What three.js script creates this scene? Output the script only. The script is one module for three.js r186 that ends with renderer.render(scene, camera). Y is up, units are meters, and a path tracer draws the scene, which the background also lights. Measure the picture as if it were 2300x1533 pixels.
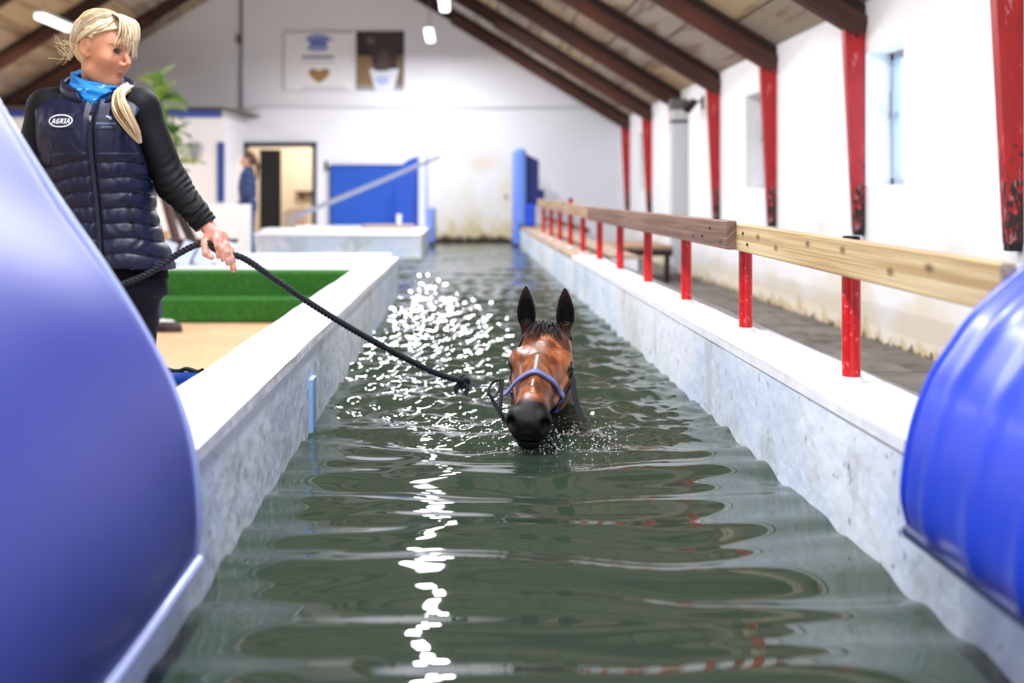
import * as THREE from 'three';
import { mergeGeometries } from 'three/addons/utils/BufferGeometryUtils.js';
import { RoundedBoxGeometry } from 'three/addons/geometries/RoundedBoxGeometry.js';
import { RectAreaLightUniformsLib } from 'three/addons/lights/RectAreaLightUniformsLib.js';
RectAreaLightUniformsLib.init();

// ------------------------------------------------------------------ camera, sky, exposure
const scene = new THREE.Scene();
const F = 2600, CX = 1040, CY = 440, EYE = 1.08;            // focal length and vanishing point in pixels of the 2300 x 1533 frame
const camera = new THREE.PerspectiveCamera(2 * Math.atan(1093 / F) * 180 / Math.PI, 2300 / 1533, 0.05, 200);
camera.setViewOffset(3280, 2186, 1640 - CX, 1093 - CY, 2300, 1533);
camera.position.set(0, EYE, 0);
camera.lookAt(0, EYE, -10);
camera.focus = 4.1;
camera.userData.fStop = 1.05;
const renderer = new THREE.WebGLRenderer({ antialias: true });
renderer.toneMapping = THREE.LinearToneMapping;
renderer.toneMappingExposure = 1.1;
renderer.shadowMap.enabled = true;
scene.background = new THREE.Color(0.52, 0.73, 1.0);        // even bright overcast daylight outside the windows and the doorway
scene.backgroundIntensity = 4.5;
const LAMP = 250;                                            // radiance of the tube lamps

// ------------------------------------------------------------------ small helpers
let seed = 7;
const rnd = () => { seed = (seed * 1664525 + 1013904223) >>> 0; return seed / 4294967296; };
const rr = (a, b) => a + (b - a) * rnd();
const clamp = (x, a, b) => Math.min(b, Math.max(a, x)), mix = (a, b, t) => a + (b - a) * t;
const sstep = (a, b, x) => { const t = clamp((x - a) / (b - a), 0, 1); return t * t * (3 - 2 * t); };
const hash2 = (x, y) => { let h = Math.imul(x, 374761393) + Math.imul(y, 668265263); h = Math.imul(h ^ (h >>> 13), 1274126177); return ((h ^ (h >>> 16)) >>> 0) / 4294967296; };
const noise2 = (x, y) => { const i = Math.floor(x), j = Math.floor(y), a = x - i, b = y - j, u = a * a * (3 - 2 * a), v = b * b * (3 - 2 * b); return mix(mix(hash2(i, j), hash2(i + 1, j), u), mix(hash2(i, j + 1), hash2(i + 1, j + 1), u), v); };
const fbm = (x, y, n = 4) => { let s = 0, a = 0.5, t = 0; for (let i = 0; i < n; i++) { s += a * noise2(x, y); t += a; x = x * 2.03 + 17.1; y = y * 2.03 + 5.7; a *= 0.5; } return s / t; };
const W = (px, py, S) => new THREE.Vector3((px - CX) / S, EYE + (CY - py) / S, -F / S);   // pixel of the photograph + scale (px per metre) -> a place in the room
const V = (x, y, z) => new THREE.Vector3(x, y, z);
const used = new Map();
const numbered = (n) => { const k = used.get(n) || 0; used.set(n, k + 1); return k ? n + '_' + String(k).padStart(3, '0') : n; };
function tag(o, label, category, group) { Object.assign(o.userData, { label, category }); if (group) o.userData.group = group; return o; }
function thing(name, label, category, group, pos = [0, 0, 0], turn = 0) {
  const o = new THREE.Group(); o.name = numbered(name); o.position.set(...pos); o.rotation.y = turn; scene.add(o); return tag(o, label, category, group);
}
function part(name, geo, mat, parent) { const m = new THREE.Mesh(geo, mat); m.name = numbered(name); parent.add(m); return m; }
function struct(name, geo, mat) { const m = geo ? new THREE.Mesh(geo, mat) : new THREE.Group(); m.name = name; m.userData.kind = 'structure'; scene.add(m); return m; }
const box = (w, h, d, x = 0, y = 0, z = 0) => new THREE.BoxGeometry(w, h, d).translate(x, y, z);
const rbox = (w, h, d, r, x = 0, y = 0, z = 0, seg = 2) => new RoundedBoxGeometry(w, h, d, seg, r).translate(x, y, z);
const span = (x0, x1, y0, y1, z0, z1) => box(x1 - x0, y1 - y0, z1 - z0, (x0 + x1) / 2, (y0 + y1) / 2, (z0 + z1) / 2);
const merge = (list) => mergeGeometries(list.map((g) => { let q = g.index ? g.toNonIndexed() : g; for (const k of Object.keys(q.attributes)) if (!['position', 'normal', 'uv'].includes(k)) q.deleteAttribute(k); if (!q.attributes.uv) q.setAttribute('uv', new THREE.BufferAttribute(new Float32Array(q.attributes.position.count * 2), 2)); return q; }));
const tube = (pts, r, seg = 24, rad = 8, closed = false) => new THREE.TubeGeometry(new THREE.CatmullRomCurve3(pts, closed), seg, r, rad, closed);
function rod(a, b, r1, r2 = r1, rad = 14) {                 // a straight bar with rounded-looking ends between two points
  const d = b.clone().sub(a), g = new THREE.CylinderGeometry(r2, r1, d.length(), rad);
  g.applyQuaternion(new THREE.Quaternion().setFromUnitVectors(V(0, 1, 0), d.normalize())).translate((a.x + b.x) / 2, (a.y + b.y) / 2, (a.z + b.z) / 2);
  return g;
}
function beam(a, b, w, h, up = V(0, 1, 0)) {                // a rectangular bar from a to b; h is measured along up
  const d = b.clone().sub(a), L = d.length(), z = d.normalize(), x = new THREE.Vector3().crossVectors(up, z).normalize(), y = new THREE.Vector3().crossVectors(z, x);
  const g = new THREE.BoxGeometry(w, h, L); uvMetres(g, w, h, L);
  return g.applyMatrix4(new THREE.Matrix4().makeBasis(x, y, z).setPosition(a.clone().add(b).multiplyScalar(0.5)));
}
function uvMetres(g, w, h, d) {                             // box uv in metres, u along the longest side of each face
  const uv = g.attributes.uv, s = [[d, h], [d, h], [w, d], [w, d], [w, h], [w, h]];
  for (let f = 0; f < 6; f++) for (let k = 0; k < 4; k++) { const i = f * 4 + k; let a = uv.getX(i) * s[f][0], b = uv.getY(i) * s[f][1]; if (s[f][1] > s[f][0]) [a, b] = [b, a]; uv.setXY(i, a, b); }
  return g;
}
function ribbon(pts, normals, w, t) {                       // a flat strap: centre points, outward normals, width and thickness
  const n = pts.length, P = [], I = [];
  for (let i = 0; i < n; i++) {
    const d = pts[Math.min(n - 1, i + 1)].clone().sub(pts[Math.max(0, i - 1)]).normalize(), s = new THREE.Vector3().crossVectors(d, normals[i]).normalize();
    for (const [a, b] of [[-1, -1], [1, -1], [1, 1], [-1, 1]]) { const q = pts[i].clone().addScaledVector(s, a * w / 2).addScaledVector(normals[i], b * t / 2); P.push(q.x, q.y, q.z); }
    if (i) for (let k = 0; k < 4; k++) { const o = (i - 1) * 4, a = o + k, b = o + (k + 1) % 4; I.push(a, b, b + 4, a, b + 4, a + 4); }
  }
  const e = (n - 1) * 4; I.push(0, 2, 1, 0, 3, 2, e, e + 1, e + 2, e, e + 2, e + 3);
  const g = new THREE.BufferGeometry(); g.setAttribute('position', new THREE.Float32BufferAttribute(P, 3)); g.setIndex(I);
  const q = g.toNonIndexed(); q.computeVertexNormals(); return q;
}

// ------------------------------------------------------------------ textures and materials
function tex(w, h, fn, srgb = true, rx = 1, ry = 1) {       // fn(u, v) -> grey or [r, g, b], 0..1
  const d = new Uint8Array(w * h * 4);
  for (let j = 0; j < h; j++) for (let i = 0; i < w; i++) { const c = fn((i + 0.5) / w, (j + 0.5) / h), o = (j * w + i) * 4; for (let k = 0; k < 3; k++) d[o + k] = clamp((c.length ? c[k] : c) * 255, 0, 255); d[o + 3] = 255; }
  const t = new THREE.DataTexture(d, w, h); t.magFilter = THREE.LinearFilter; t.minFilter = THREE.LinearMipmapLinearFilter; t.generateMipmaps = true;
  t.wrapS = t.wrapT = THREE.RepeatWrapping; t.repeat.set(rx, ry); if (srgb) t.colorSpace = THREE.SRGBColorSpace; t.needsUpdate = true; return t;
}
const M = (color, roughness = 0.7, extra = {}) => new THREE.MeshStandardMaterial({ color, roughness, ...extra });
const P = (color, roughness = 0.7, extra = {}) => new THREE.MeshPhysicalMaterial({ color, roughness, ...extra });
const lerp3 = (a, b, t) => [mix(a[0], b[0], t), mix(a[1], b[1], t), mix(a[2], b[2], t)];
const bumpT = tex(256, 256, (u, v) => fbm(u * 24, v * 24, 4), false, 0.8, 0.8);
const fineT = tex(256, 256, (u, v) => 0.5 * fbm(u * 60, v * 60, 2) + 0.5 * fbm(u * 8, v * 8, 3), false, 2, 2);
function woodTex(a, b, knots, sx = 0.5, sy = 4, seedy = 0) {
  const t = tex(512, 256, (u, v) => {
    const g = fbm(u * 6 + seedy, v * 60, 4), l = fbm(u * 3 + seedy, v * 10 + 4, 3); let t = 0.55 * g + 0.45 * l;
    let c = lerp3(a, b, sstep(0.3, 0.7, t));
    for (let k = 0; k < knots; k++) { const kx = (k + 0.3 + 0.4 * hash2(k, 5 + seedy)) / knots, ky = 0.25 + 0.5 * hash2(k, 9 + seedy), dd = Math.hypot((u - kx) * 8, (v - ky) * 1.6); c = lerp3(c, [a[0] * 0.5, a[1] * 0.42, a[2] * 0.35], 0.75 * (1 - sstep(0.03, 0.16, dd + 0.05 * g))); }
    return c;
  }, true, sx, sy); t.wrapS = t.wrapT = THREE.MirroredRepeatWrapping; return t;
}
const darkWood = M(0xffffff, 0.62, { map: woodTex([0.14, 0.075, 0.055], [0.25, 0.135, 0.095], 0, 0.5, 3, 1), bumpMap: fineT, bumpScale: 0.002 });
const brownWood = M(0xffffff, 0.6, { map: woodTex([0.24, 0.12, 0.08], [0.38, 0.20, 0.13], 0, 0.5, 3, 2), bumpMap: fineT, bumpScale: 0.002 });
const greyWood = M(0xffffff, 0.72, { map: woodTex([0.40, 0.29, 0.24], [0.60, 0.47, 0.40], 3, 0.45, 5, 3), bumpMap: fineT, bumpScale: 0.0015 });
const paleWood = M(0xffffff, 0.6, { map: woodTex([0.72, 0.59, 0.40], [0.88, 0.80, 0.62], 7, 0.42, 5, 4), bumpMap: fineT, bumpScale: 0.001 });
const tanWood = M(0xffffff, 0.75, { map: woodTex([0.60, 0.47, 0.37], [0.77, 0.65, 0.54], 2, 0.45, 5, 6) });
const boardMats = [0, 1, 2, 3, 4].map((k) => M(0xffffff, 0.85, {
  map: tex(256, 192, (u, v) => {
    const n = fbm(u * 4 + k * 31, v * 22 + k * 7, 4), s = fbm(u * 2 + k * 11, v * 5 + 3 * k, 4);
    let c = lerp3([0.60, 0.55, 0.49], [0.76, 0.71, 0.65], n);
    c = lerp3(c, [[0.72, 0.62, 0.44], [0.64, 0.60, 0.57], [0.66, 0.57, 0.47], [0.70, 0.66, 0.62], [0.57, 0.52, 0.46]][k], 0.55);
    return lerp3(c, [0.44, 0.36, 0.28], 0.6 * sstep(0.58, 0.74, s));
  }, true, 1, 1),
}));
const plaster = M(0xf3f2f2, 0.85, { bumpMap: bumpT, bumpScale: 0.002 });
const stain = (c, u, v, cx, cy, rx, ry, col, k) => { const d = Math.hypot((u - cx) / rx, (v - cy) / ry) + 0.7 * (fbm(u * 5, v * 5, 4) - 0.5); return lerp3(c, col, k * (1 - sstep(0.4, 1, d))); };
const rightWallMat = M(0xffffff, 0.85, {                     // u metres along the wall, v metres up: damp stains and mould along its foot
  map: tex(2048, 256, (u, v) => {
    const x = u * 32, y = v * 2.6, n = fbm(x * 1.3, y * 2.5, 5), m = fbm(x * 7, y * 6, 4);
    let c = [0.955, 0.955, 0.96];
    c = lerp3(c, [0.90, 0.85, 0.75], 0.8 * sstep(0.35, 0.75, n + 0.42 - y * 0.9));
    c = lerp3(c, [0.80, 0.71, 0.52], 0.75 * sstep(0.48, 0.72, m + 0.30 - y * 2.6));
    return lerp3(c, [0.33, 0.28, 0.20], 0.8 * sstep(0.52, 0.62, fbm(x * 16, y * 9, 3) + 0.26 - y * 5.5));
  }, true, 1 / 32, 1 / 2.6), bumpMap: bumpT, bumpScale: 0.0015,
});
const backWallMat = M(0xffffff, 0.85, {                      // u metres from the left corner, v metres up
  map: tex(1024, 512, (u, v) => {
    const x = u * 12, y = v * 6.4; let c = [0.945, 0.945, 0.955];
    c = lerp3(c, [0.90, 0.90, 0.93], fbm(x, y, 3) * 0.5);
    { const d = Math.hypot((x - 9.1) / 0.6, (y - 1.72) / 0.32) + 0.5 * (fbm(x * 4, y * 4, 4) - 0.5); c = lerp3(c, [0.86, 0.79, 0.66], 0.6 * (1 - sstep(0.1, 1.05, d))); }
    if (x > 8.05 && x < 9.95) { c = lerp3(c, [0.92, 0.89, 0.80], 0.9 * sstep(0.3, 0.7, fbm(x * 3, y * 1.5, 4) + 0.5 - (y - 0.2) * 0.5)); c = lerp3(c, [0.84, 0.75, 0.52], 0.7 * sstep(0.4, 0.75, fbm(x * 6, y * 4, 4) + 0.33 - (y - 0.2) * 1.1)); c = lerp3(c, [0.50, 0.41, 0.25], 0.65 * sstep(0.45, 0.62, fbm(x * 9, y * 7, 4) + 0.25 - (y - 0.2) * 2.4)); c = lerp3(c, [0.16, 0.15, 0.14], 0.9 * sstep(0.5, 0.6, fbm(x * 9, y * 9, 3) + 0.4 - (y - 0.2) * 5)); }
    return c;
  }, true, 1 / 12, 1 / 6.4), bumpMap: bumpT, bumpScale: 0.003,
});
const poolPaint = M(0xffffff, 0.5, {                         // white-blue paint with rubbed and mouldy patches
  map: tex(1024, 256, (u, v) => {
    const x = u * 8, y = v * 2; let c = lerp3([0.85, 0.91, 0.985], [0.93, 0.955, 0.99], sstep(0.35, 0.62, fbm(x * 1.6, y * 3, 4)));
    c = lerp3(c, [0.83, 0.82, 0.79], 0.5 * sstep(0.52, 0.8, fbm(x * 2.1 + 40, y * 1.6, 5)));
    c = lerp3(c, [0.70, 0.71, 0.68], 0.35 * sstep(0.62, 0.76, fbm(x * 5.3 + 9, y * 3 + 3, 5)));
    return lerp3(c, [0.32, 0.36, 0.40], 0.6 * sstep(0.79, 0.84, fbm(x * 26, y * 22, 3)));
  }, true, 1 / 8, 1 / 2), bumpMap: bumpT, bumpScale: 0.0045,
});
const copingPaint = M(0xf4f5fa, 0.5, { bumpMap: bumpT, bumpScale: 0.004 });
const floorMat = M(0xffffff, 0.7, { map: tex(512, 512, (u, v) => lerp3([0.76, 0.62, 0.45], [0.86, 0.73, 0.56], 0.6 * fbm(u * 5, v * 24, 4) + 0.4 * fbm(u * 40, v * 40, 2)), true, 0.5, 0.5) });
const slabMats = [0, 1, 2].map((k) => M(0xffffff, 0.85, { map: tex(256, 256, (u, v) => { const n = fbm(u * 5 + 9 * k, v * 5, 5); return lerp3(lerp3([0.36, 0.335, 0.305], [0.54, 0.515, 0.48], n), [0.24, 0.22, 0.2], 0.7 * sstep(0.6, 0.75, fbm(u * 9, v * 9 + 5 * k, 4))); }, true, 0.8, 0.8), bumpMap: bumpT, bumpScale: 0.006 }));
const tanConcrete = M(0xffffff, 0.85, { map: tex(256, 256, (u, v) => lerp3([0.62, 0.53, 0.44], [0.80, 0.71, 0.62], fbm(u * 6, v * 6, 4)), true, 0.7, 0.7) });
const redPaint = M(0xffffff, 0.38, {
  map: tex(256, 512, (u, v) => { const x = u * 0.5, y = v * 2.6; let c = lerp3([0.60, 0.03, 0.04], [0.78, 0.05, 0.06], fbm(x * 30, y * 6, 3)); const w = fbm(x * 60, y * 26, 4); c = lerp3(c, [0.12, 0.08, 0.07], 0.95 * sstep(0.5, 0.56, w + (y < 1.35 ? 0.75 * (1.25 - y) : -0.2) - 0.12)); return lerp3(c, [0.80, 0.62, 0.60], 0.7 * sstep(0.72, 0.76, fbm(x * 40 + 7, y * 14, 3))); }, true, 2, 1 / 2.6),
});
const postRed = M(0xffffff, 0.33, { map: tex(128, 256, (u, v) => { let c = lerp3([0.70, 0.03, 0.05], [0.86, 0.06, 0.07], fbm(u * 6, v * 10, 3)); return lerp3(c, [0.90, 0.55, 0.54], 0.7 * sstep(0.71, 0.77, fbm(u * 18, v * 26, 3))); }) });
const blackMetal = M(0x17181c, 0.45, { metalness: 0.3 }), greyMetal = M(0x8b8e96, 0.4, { metalness: 0.5 }), whitePaint = M(0xf2f3f6, 0.55), greyPaint = M(0xb9bcc2, 0.6);
const bluePaint = M(0x0b4fb4, 0.45), navyPaint = M(0x14275a, 0.5), blackPaint = M(0x0b0b0d, 0.6);
const gateBlue = P(0x0d3fd2, 0.4, { clearcoat: 0.3, clearcoatRoughness: 0.22 }), gateBlueDull = P(0x0f2c96, 0.46, { clearcoat: 0.4, clearcoatRoughness: 0.36 });
const rimWhite = P(0xa9b6ea, 0.3, { clearcoat: 0.6, clearcoatRoughness: 0.2 });
const glassMat = P(0xffffff, 0.02, { transmission: 1, thickness: 0, ior: 1.5 });

// ------------------------------------------------------------------ the room
const WR = 2.98, WL = -8.72, RIDGE = -2.87, EAVE = 2.48, TOP = 6.03, BACK = -22.2, FRONT = 7;
const COPE = 0.525, WATER = 0.18, PL = -0.588, PLo = -0.828, PR = 1.014, PRo = 1.28;
const slope = (TOP - EAVE) / (WR - RIDGE);
const roofY = (x) => x > RIDGE ? EAVE + (WR - x) * slope : EAVE + (x - WL) * slope;
struct('floor', (() => { const f = (x0, x1, z0, z1) => uvMetres(span(x0, x1, -0.3, 0, z0, z1), x1 - x0, 0.3, z1 - z0); return merge([f(WL, -2.6, BACK, FRONT), f(-2.6, PLo - 0.003, -10.5, FRONT), f(PLo - 0.003, WR, 3.4, FRONT), f(PRo + 0.003, WR, BACK, 3.4)]); })(), floorMat);
// right wall with three deep window openings in view, two unseen ones added for daylight
const windowZ = [[-8.56, -7.83], [-12.2, -11.47], [-19.55, -18.85], [-4.92, -4.19], [-1.27, -0.54]], WY0 = EYE + 0.08, WY1 = EYE + 1.05;
function wallWithHoles(len, outline, holes, depth) {
  const s = new THREE.Shape(outline.map((p) => new THREE.Vector2(...p)));
  for (const [a, b, c, d] of holes) s.holes.push(new THREE.Path([[a, c], [a, d], [b, d], [b, c]].map((p) => new THREE.Vector2(...p))));
  return new THREE.ExtrudeGeometry(s, { depth, bevelEnabled: false });
}
{
  const g = wallWithHoles(0, [[BACK, 0], [FRONT, 0], [FRONT, EAVE + 0.2], [BACK, EAVE + 0.2]], windowZ.map(([a, b]) => [a, b, WY0, WY1]), 0.3);
  g.translate(22.2, 0, 0); g.rotateY(-Math.PI / 2); g.translate(WR + 0.3, 0, BACK);   // shape x runs along +z
  struct('wall_right', g, rightWallMat);
}
struct('wall_left', span(WL - 0.3, WL, 0, EAVE + 0.2, BACK, FRONT), plaster);
const DOOR = [-4.19, -2.86, 0, 2.06];
{
  const g = wallWithHoles(0, [[0, 0], [WR - WL, 0], [WR - WL, EAVE + 0.2], [RIDGE - WL, TOP + 0.2], [0, EAVE + 0.2]], [[DOOR[0] - WL, DOOR[1] - WL, 0.001, DOOR[3]]], 0.3);
  g.translate(WL, 0, BACK - 0.3); struct('wall_back', g, backWallMat);
  // wall behind the photographer with a wide open doorway
  const f = wallWithHoles(0, [[0, 0], [WR - WL, 0], [WR - WL, EAVE + 0.2], [RIDGE - WL, TOP + 0.2], [0, EAVE + 0.2]], [[-4.2 - WL, 2.2 - WL, 0.001, 2.42]], 0.3);
  f.translate(WL, 0, FRONT); struct('wall_front', f, plaster);
}
// roof: an outer skin and separate ceiling boards between the frames
const FR = []; for (let k = -3; k <= 6; k++) FR.push(-(6.19 + 2.42 * k));
{
  const roof = struct('ceiling');
  const skin = (xa, xb) => { const a = V(xa, roofY(xa) + 0.2, (BACK + FRONT) / 2), b = V(xb, roofY(xb) + 0.2, (BACK + FRONT) / 2); return beam(a, b, FRONT - BACK + 0.6, 0.1); };
  const rs = part('roof_skin', merge([skin(RIDGE, WR + 0.35), skin(RIDGE, WL - 0.35)]), greyWood, roof);
  const L = Math.hypot(WR - RIDGE, TOP - EAVE), nx = (WR - RIDGE) / L, ny = -(TOP - EAVE) / L, rows = 12;
  const edges = [BACK, ...FR.slice().reverse().filter((z) => z > BACK + 0.3), FRONT];
  for (const side of [1, -1]) for (let b = 0; b < edges.length - 1; b++) {
    const z0 = edges[b], z1 = edges[b + 1], off = rr(-0.2, 0.2);
    for (let r = 0; r < rows; r++) {
      const s0 = Math.max(0.02, r * L / rows + (r ? off : 0)), s1 = Math.min(L, (r + 1) * L / rows + (r < rows - 1 ? off : 0)) - 0.022, sm = (s0 + s1) / 2;
      const g = new THREE.BoxGeometry(z1 - z0 - 0.03, 0.025, s1 - s0), uv = g.attributes.uv, du = rnd(), dv = rnd();
      for (let i = 0; i < uv.count; i++) uv.setXY(i, uv.getX(i) * 0.95 + du, uv.getY(i) * 0.9 + dv);
      const m = part('ceiling_board', g, boardMats[Math.floor(rnd() * 5)], roof);
      const x = side > 0 ? RIDGE + nx * sm : RIDGE - nx * sm;
      m.position.set(x, roofY(x) + 0.04 + rr(-0.004, 0.004), (z0 + z1) / 2);
      const zz = V(side * nx, ny, 0), xx = V(0, 0, side > 0 ? -1 : 1), yy = new THREE.Vector3().crossVectors(zz, xx);
      m.quaternion.setFromRotationMatrix(new THREE.Matrix4().makeBasis(xx, yy, zz));
    }
  }
}
// portal frames: two rafters, a lower plank on each, and a red tapered post on the right wall
const order = ['nearest', 'second', 'third', 'fourth', 'fifth', 'sixth', 'seventh', 'eighth', 'ninth', 'tenth', 'eleventh'];
FR.forEach((z, k) => {
  const vis = k - 3;
  const t = thing('roof_frame', vis >= 0 ? `${order[vis]} roof frame down the right wall, brown rafters on a tapered red post` : `brown rafters on a red post, overhead frame ${['above the open doorway', 'behind the pool gates', 'above the pool gates'][k]}`, 'roof frame', 'roof frames along the hall', [0, 0, z]);
  for (const s of [1, -1]) {
    const xe = s > 0 ? WR - 0.02 : WL + 0.02, a = V(RIDGE, roofY(RIDGE) - 0.1, 0), b = V(xe, roofY(xe) - 0.1, 0);
    part('rafter', beam(a, b, 0.085, 0.2), darkWood, t);
    const p = 0.52 + 0.06 * ((k * 7) % 3 - 1), a2 = V(mix(RIDGE, xe, p), mix(roofY(RIDGE), roofY(xe), p) - 0.17, 0.035);
    part('plank', beam(a2, V(xe, roofY(xe) - 0.17, 0.035), 0.11, 0.16), brownWood, t);
    if (s < 0) continue;
    const sh = new THREE.Shape([[WR, 0.83], [WR, 2.36], [WR - 0.15, 2.43], [WR - 0.065, 0.83]].map((q) => new THREE.Vector2(...q)));
    const g = new THREE.ExtrudeGeometry(sh, { depth: 0.07, bevelEnabled: true, bevelSize: 0.006, bevelThickness: 0.006, bevelSegments: 2 }); g.translate(-0.007, 0, -0.035); { const p = g.attributes.position, uv = g.attributes.uv; for (let i = 0; i < uv.count; i++) uv.setXY(i, p.getX(i) + p.getZ(i), p.getY(i)); }
    part('post', g, redPaint, t);
    part('foot', rbox(0.07, 0.05, 0.075, 0.008, WR - 0.04, 0.81, 0), blackMetal, t);
  }
});
// windows
windowZ.forEach(([a, b], k) => {
  const t = struct('window_' + (k + 1)), x = WR + 0.215, zc = (a + b) / 2, w = b - a, yc = (WY0 + WY1) / 2, h = WY1 - WY0;
  part('frame', merge([span(x - 0.03, x + 0.03, WY0, WY0 + 0.05, a, b), span(x - 0.03, x + 0.03, WY1 - 0.05, WY1, a, b), span(x - 0.03, x + 0.03, WY0, WY1, a, a + 0.05), span(x - 0.03, x + 0.03, WY0, WY1, b - 0.05, b)]), M(0xaab4c2, 0.5), t);
  if (k === 1 || k === 2) part('shutter', rbox(0.03, WY1 - WY0 - 0.08, b - a - 0.08, 0.006, x + 0.01, yc, zc), M(0xd4d5d6, 0.8), t); else part('pane', span(x - 0.004, x + 0.004, WY0 + 0.05, WY1 - 0.05, a + 0.05, b - 0.05), glassMat, t);
  part('handle', merge([rod(V(x - 0.06, yc + 0.02, a + 0.1), V(x - 0.06, yc + 0.2, a + 0.1), 0.014), span(x - 0.07, x - 0.02, yc, yc + 0.05, a + 0.07, a + 0.13)]), greyMetal, t);
});
// door to a back room
{
  const d = struct('door_1'), z = BACK + 0.02, [x0, x1, , y1] = DOOR;
  part('door_frame', merge([span(x0 - 0.05, x0 + 0.03, 0, y1 + 0.05, z - 0.34, z + 0.02), span(x1 - 0.03, x1 + 0.05, 0, y1 + 0.05, z - 0.34, z + 0.02), span(x0 - 0.05, x1 + 0.05, y1 - 0.03, y1 + 0.05, z - 0.34, z + 0.02)]), M(0x2a3346, 0.5), d);
  part('door_leaf', rbox(0.42, 2.0, 0.05, 0.01, 0, 0, 0).rotateY(0.2).translate(-3.82, 1.0, BACK - 0.75), blackPaint, d);
  const beige = M(0xd9cfbd, 0.85), B = BACK - 0.3;
  struct('wall_back_room', merge([span(-5.2, -5.1, 0, 2.6, B - 2.6, B), span(-2.3, -2.2, 0, 2.6, B - 2.6, B), span(-5.2, -2.2, 0, 2.6, B - 2.7, B - 2.6), span(-5.2, -2.2, 2.6, 2.7, B - 2.7, B)]), beige);
  struct('floor_back_room', span(-5.2, -2.2, -0.1, 0, B - 2.7, B), tanConcrete);
  const s = thing('wall_shelf', 'brown wooden shelf with clutter inside the back room seen through the doorway', 'shelf');
  part('board', rbox(0.62, 0.05, 0.22, 0.01, -3.3, 1.16, B - 2.49), brownWood, s); for (const x of [-3.5, -3.15]) part('bracket', span(x, x + 0.03, 1.0, 1.14, B - 2.6, B - 2.42), darkWood, s);
  const bo = tag(part('carton', rbox(0.3, 0.32, 0.3, 0.012, -3.14, COPE + 0.16, BACK + 0.35), M(0xb98f78, 0.85), scene), 'pinkish brown cardboard carton at the foot of the open doorway', 'box');
  const l = thing('ceiling_lamp', 'small round ceiling lamp inside the back room', 'lamp', null, [-3.3, 2.5, B - 1.2]);
  part('glass_bowl', new THREE.SphereGeometry(0.11, 20, 12, 0, 7, Math.PI / 2, Math.PI / 2).translate(0, 0.07, 0), M(0xffffff, 0.5, { emissive: 0xfff0d8, emissiveIntensity: 2 }), l);
  part('base', new THREE.CylinderGeometry(0.12, 0.12, 0.03, 24).translate(0, 0.085, 0), whitePaint, l);
  const pl = new THREE.PointLight(0xfff6ec, 7, 0, 2); pl.position.set(0, -0.12, 0); pl.shadow.radius = 5; l.add(pl);
}
// the long ledge, conduit and junction box on the back wall
tag(part('wall_ledge', merge([rbox(6.6, 0.035, 0.06, 0.012, -0.7, EYE + 1.70, BACK + 0.03), rbox(1.4, 0.03, 0.05, 0.012, -3.5, EYE + 1.69, BACK + 0.025)]), M(0xdcdde0, 0.8), scene), 'thin white ledge running across the back wall under the posters', 'ledge');
{ const t = thing('cable_conduit', 'grey vertical cable pipe with a junction box high on the back wall', 'pipe', null, [-4.25, 0, BACK + 0.03]); part('pipe', rod(V(0, 2.7, 0), V(0, 5.1, 0), 0.025), M(0x6e7078, 0.6), t); part('junction_box', rbox(0.11, 0.16, 0.07, 0.012, -0.03, 4.08, 0.01), M(0x55575e, 0.6), t); }

// ------------------------------------------------------------------ lamps: battens with a glowing tube and an area light under it
function lamp(x, y, z, label) {
  const t = thing('tube_lamp', label, 'lamp', 'hanging tube lamps', [x, y, z]);
  part('housing', rbox(0.16, 0.05, 1.3, 0.02, 0, 0.06, 0), M(0xe8e9ec, 0.5), t);
  part('diffuser', rbox(0.15, 0.08, 1.26, 0.038, 0, 0.0, 0, 4), M(0xffffff, 0.4, { emissive: 0xf4f8ff, emissiveIntensity: 2.6 }), t);
  const top = roofY(x) + 0.03 - y;
  for (const s of [-0.45, 0.45]) part('hanger', rod(V(0, 0.08, s), V(0, top, s), 0.004, 0.004, 6), greyMetal, t);
  const l = new THREE.RectAreaLight(0xf6f8ff, LAMP, 0.14, 1.24); l.rotation.x = -Math.PI / 2; l.position.y = -0.05; t.add(l);
}
lamp(-0.577, EYE + 2.77, -20, 'round-looking glowing tube lamp hanging right of the brown poster on the back wall');
lamp(-0.27, EYE + 2.77, -16.6, 'glowing tube lamp cut by the top edge above the back wall');
[-13.2, -9.8, -6.4, -3.0, 0.4].forEach((z, k) => lamp(-0.35, EYE + 2.77, z, 'hanging tube lamp over the pool, ' + ['third', 'fourth', 'fifth', 'sixth', 'seventh'][k] + ' from the back wall'));
lamp(-5.85, EYE + 2.48, -16.6, 'glowing tube lamp under the sloping ceiling beside the blonde woman');
[-11.5, -6.4, -1.5].forEach((z, k) => lamp(-5.85, EYE + 2.48, z, 'hanging tube lamp over the beige floor, ' + ['second', 'third', 'fourth'][k] + ' from the back wall'));

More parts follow.
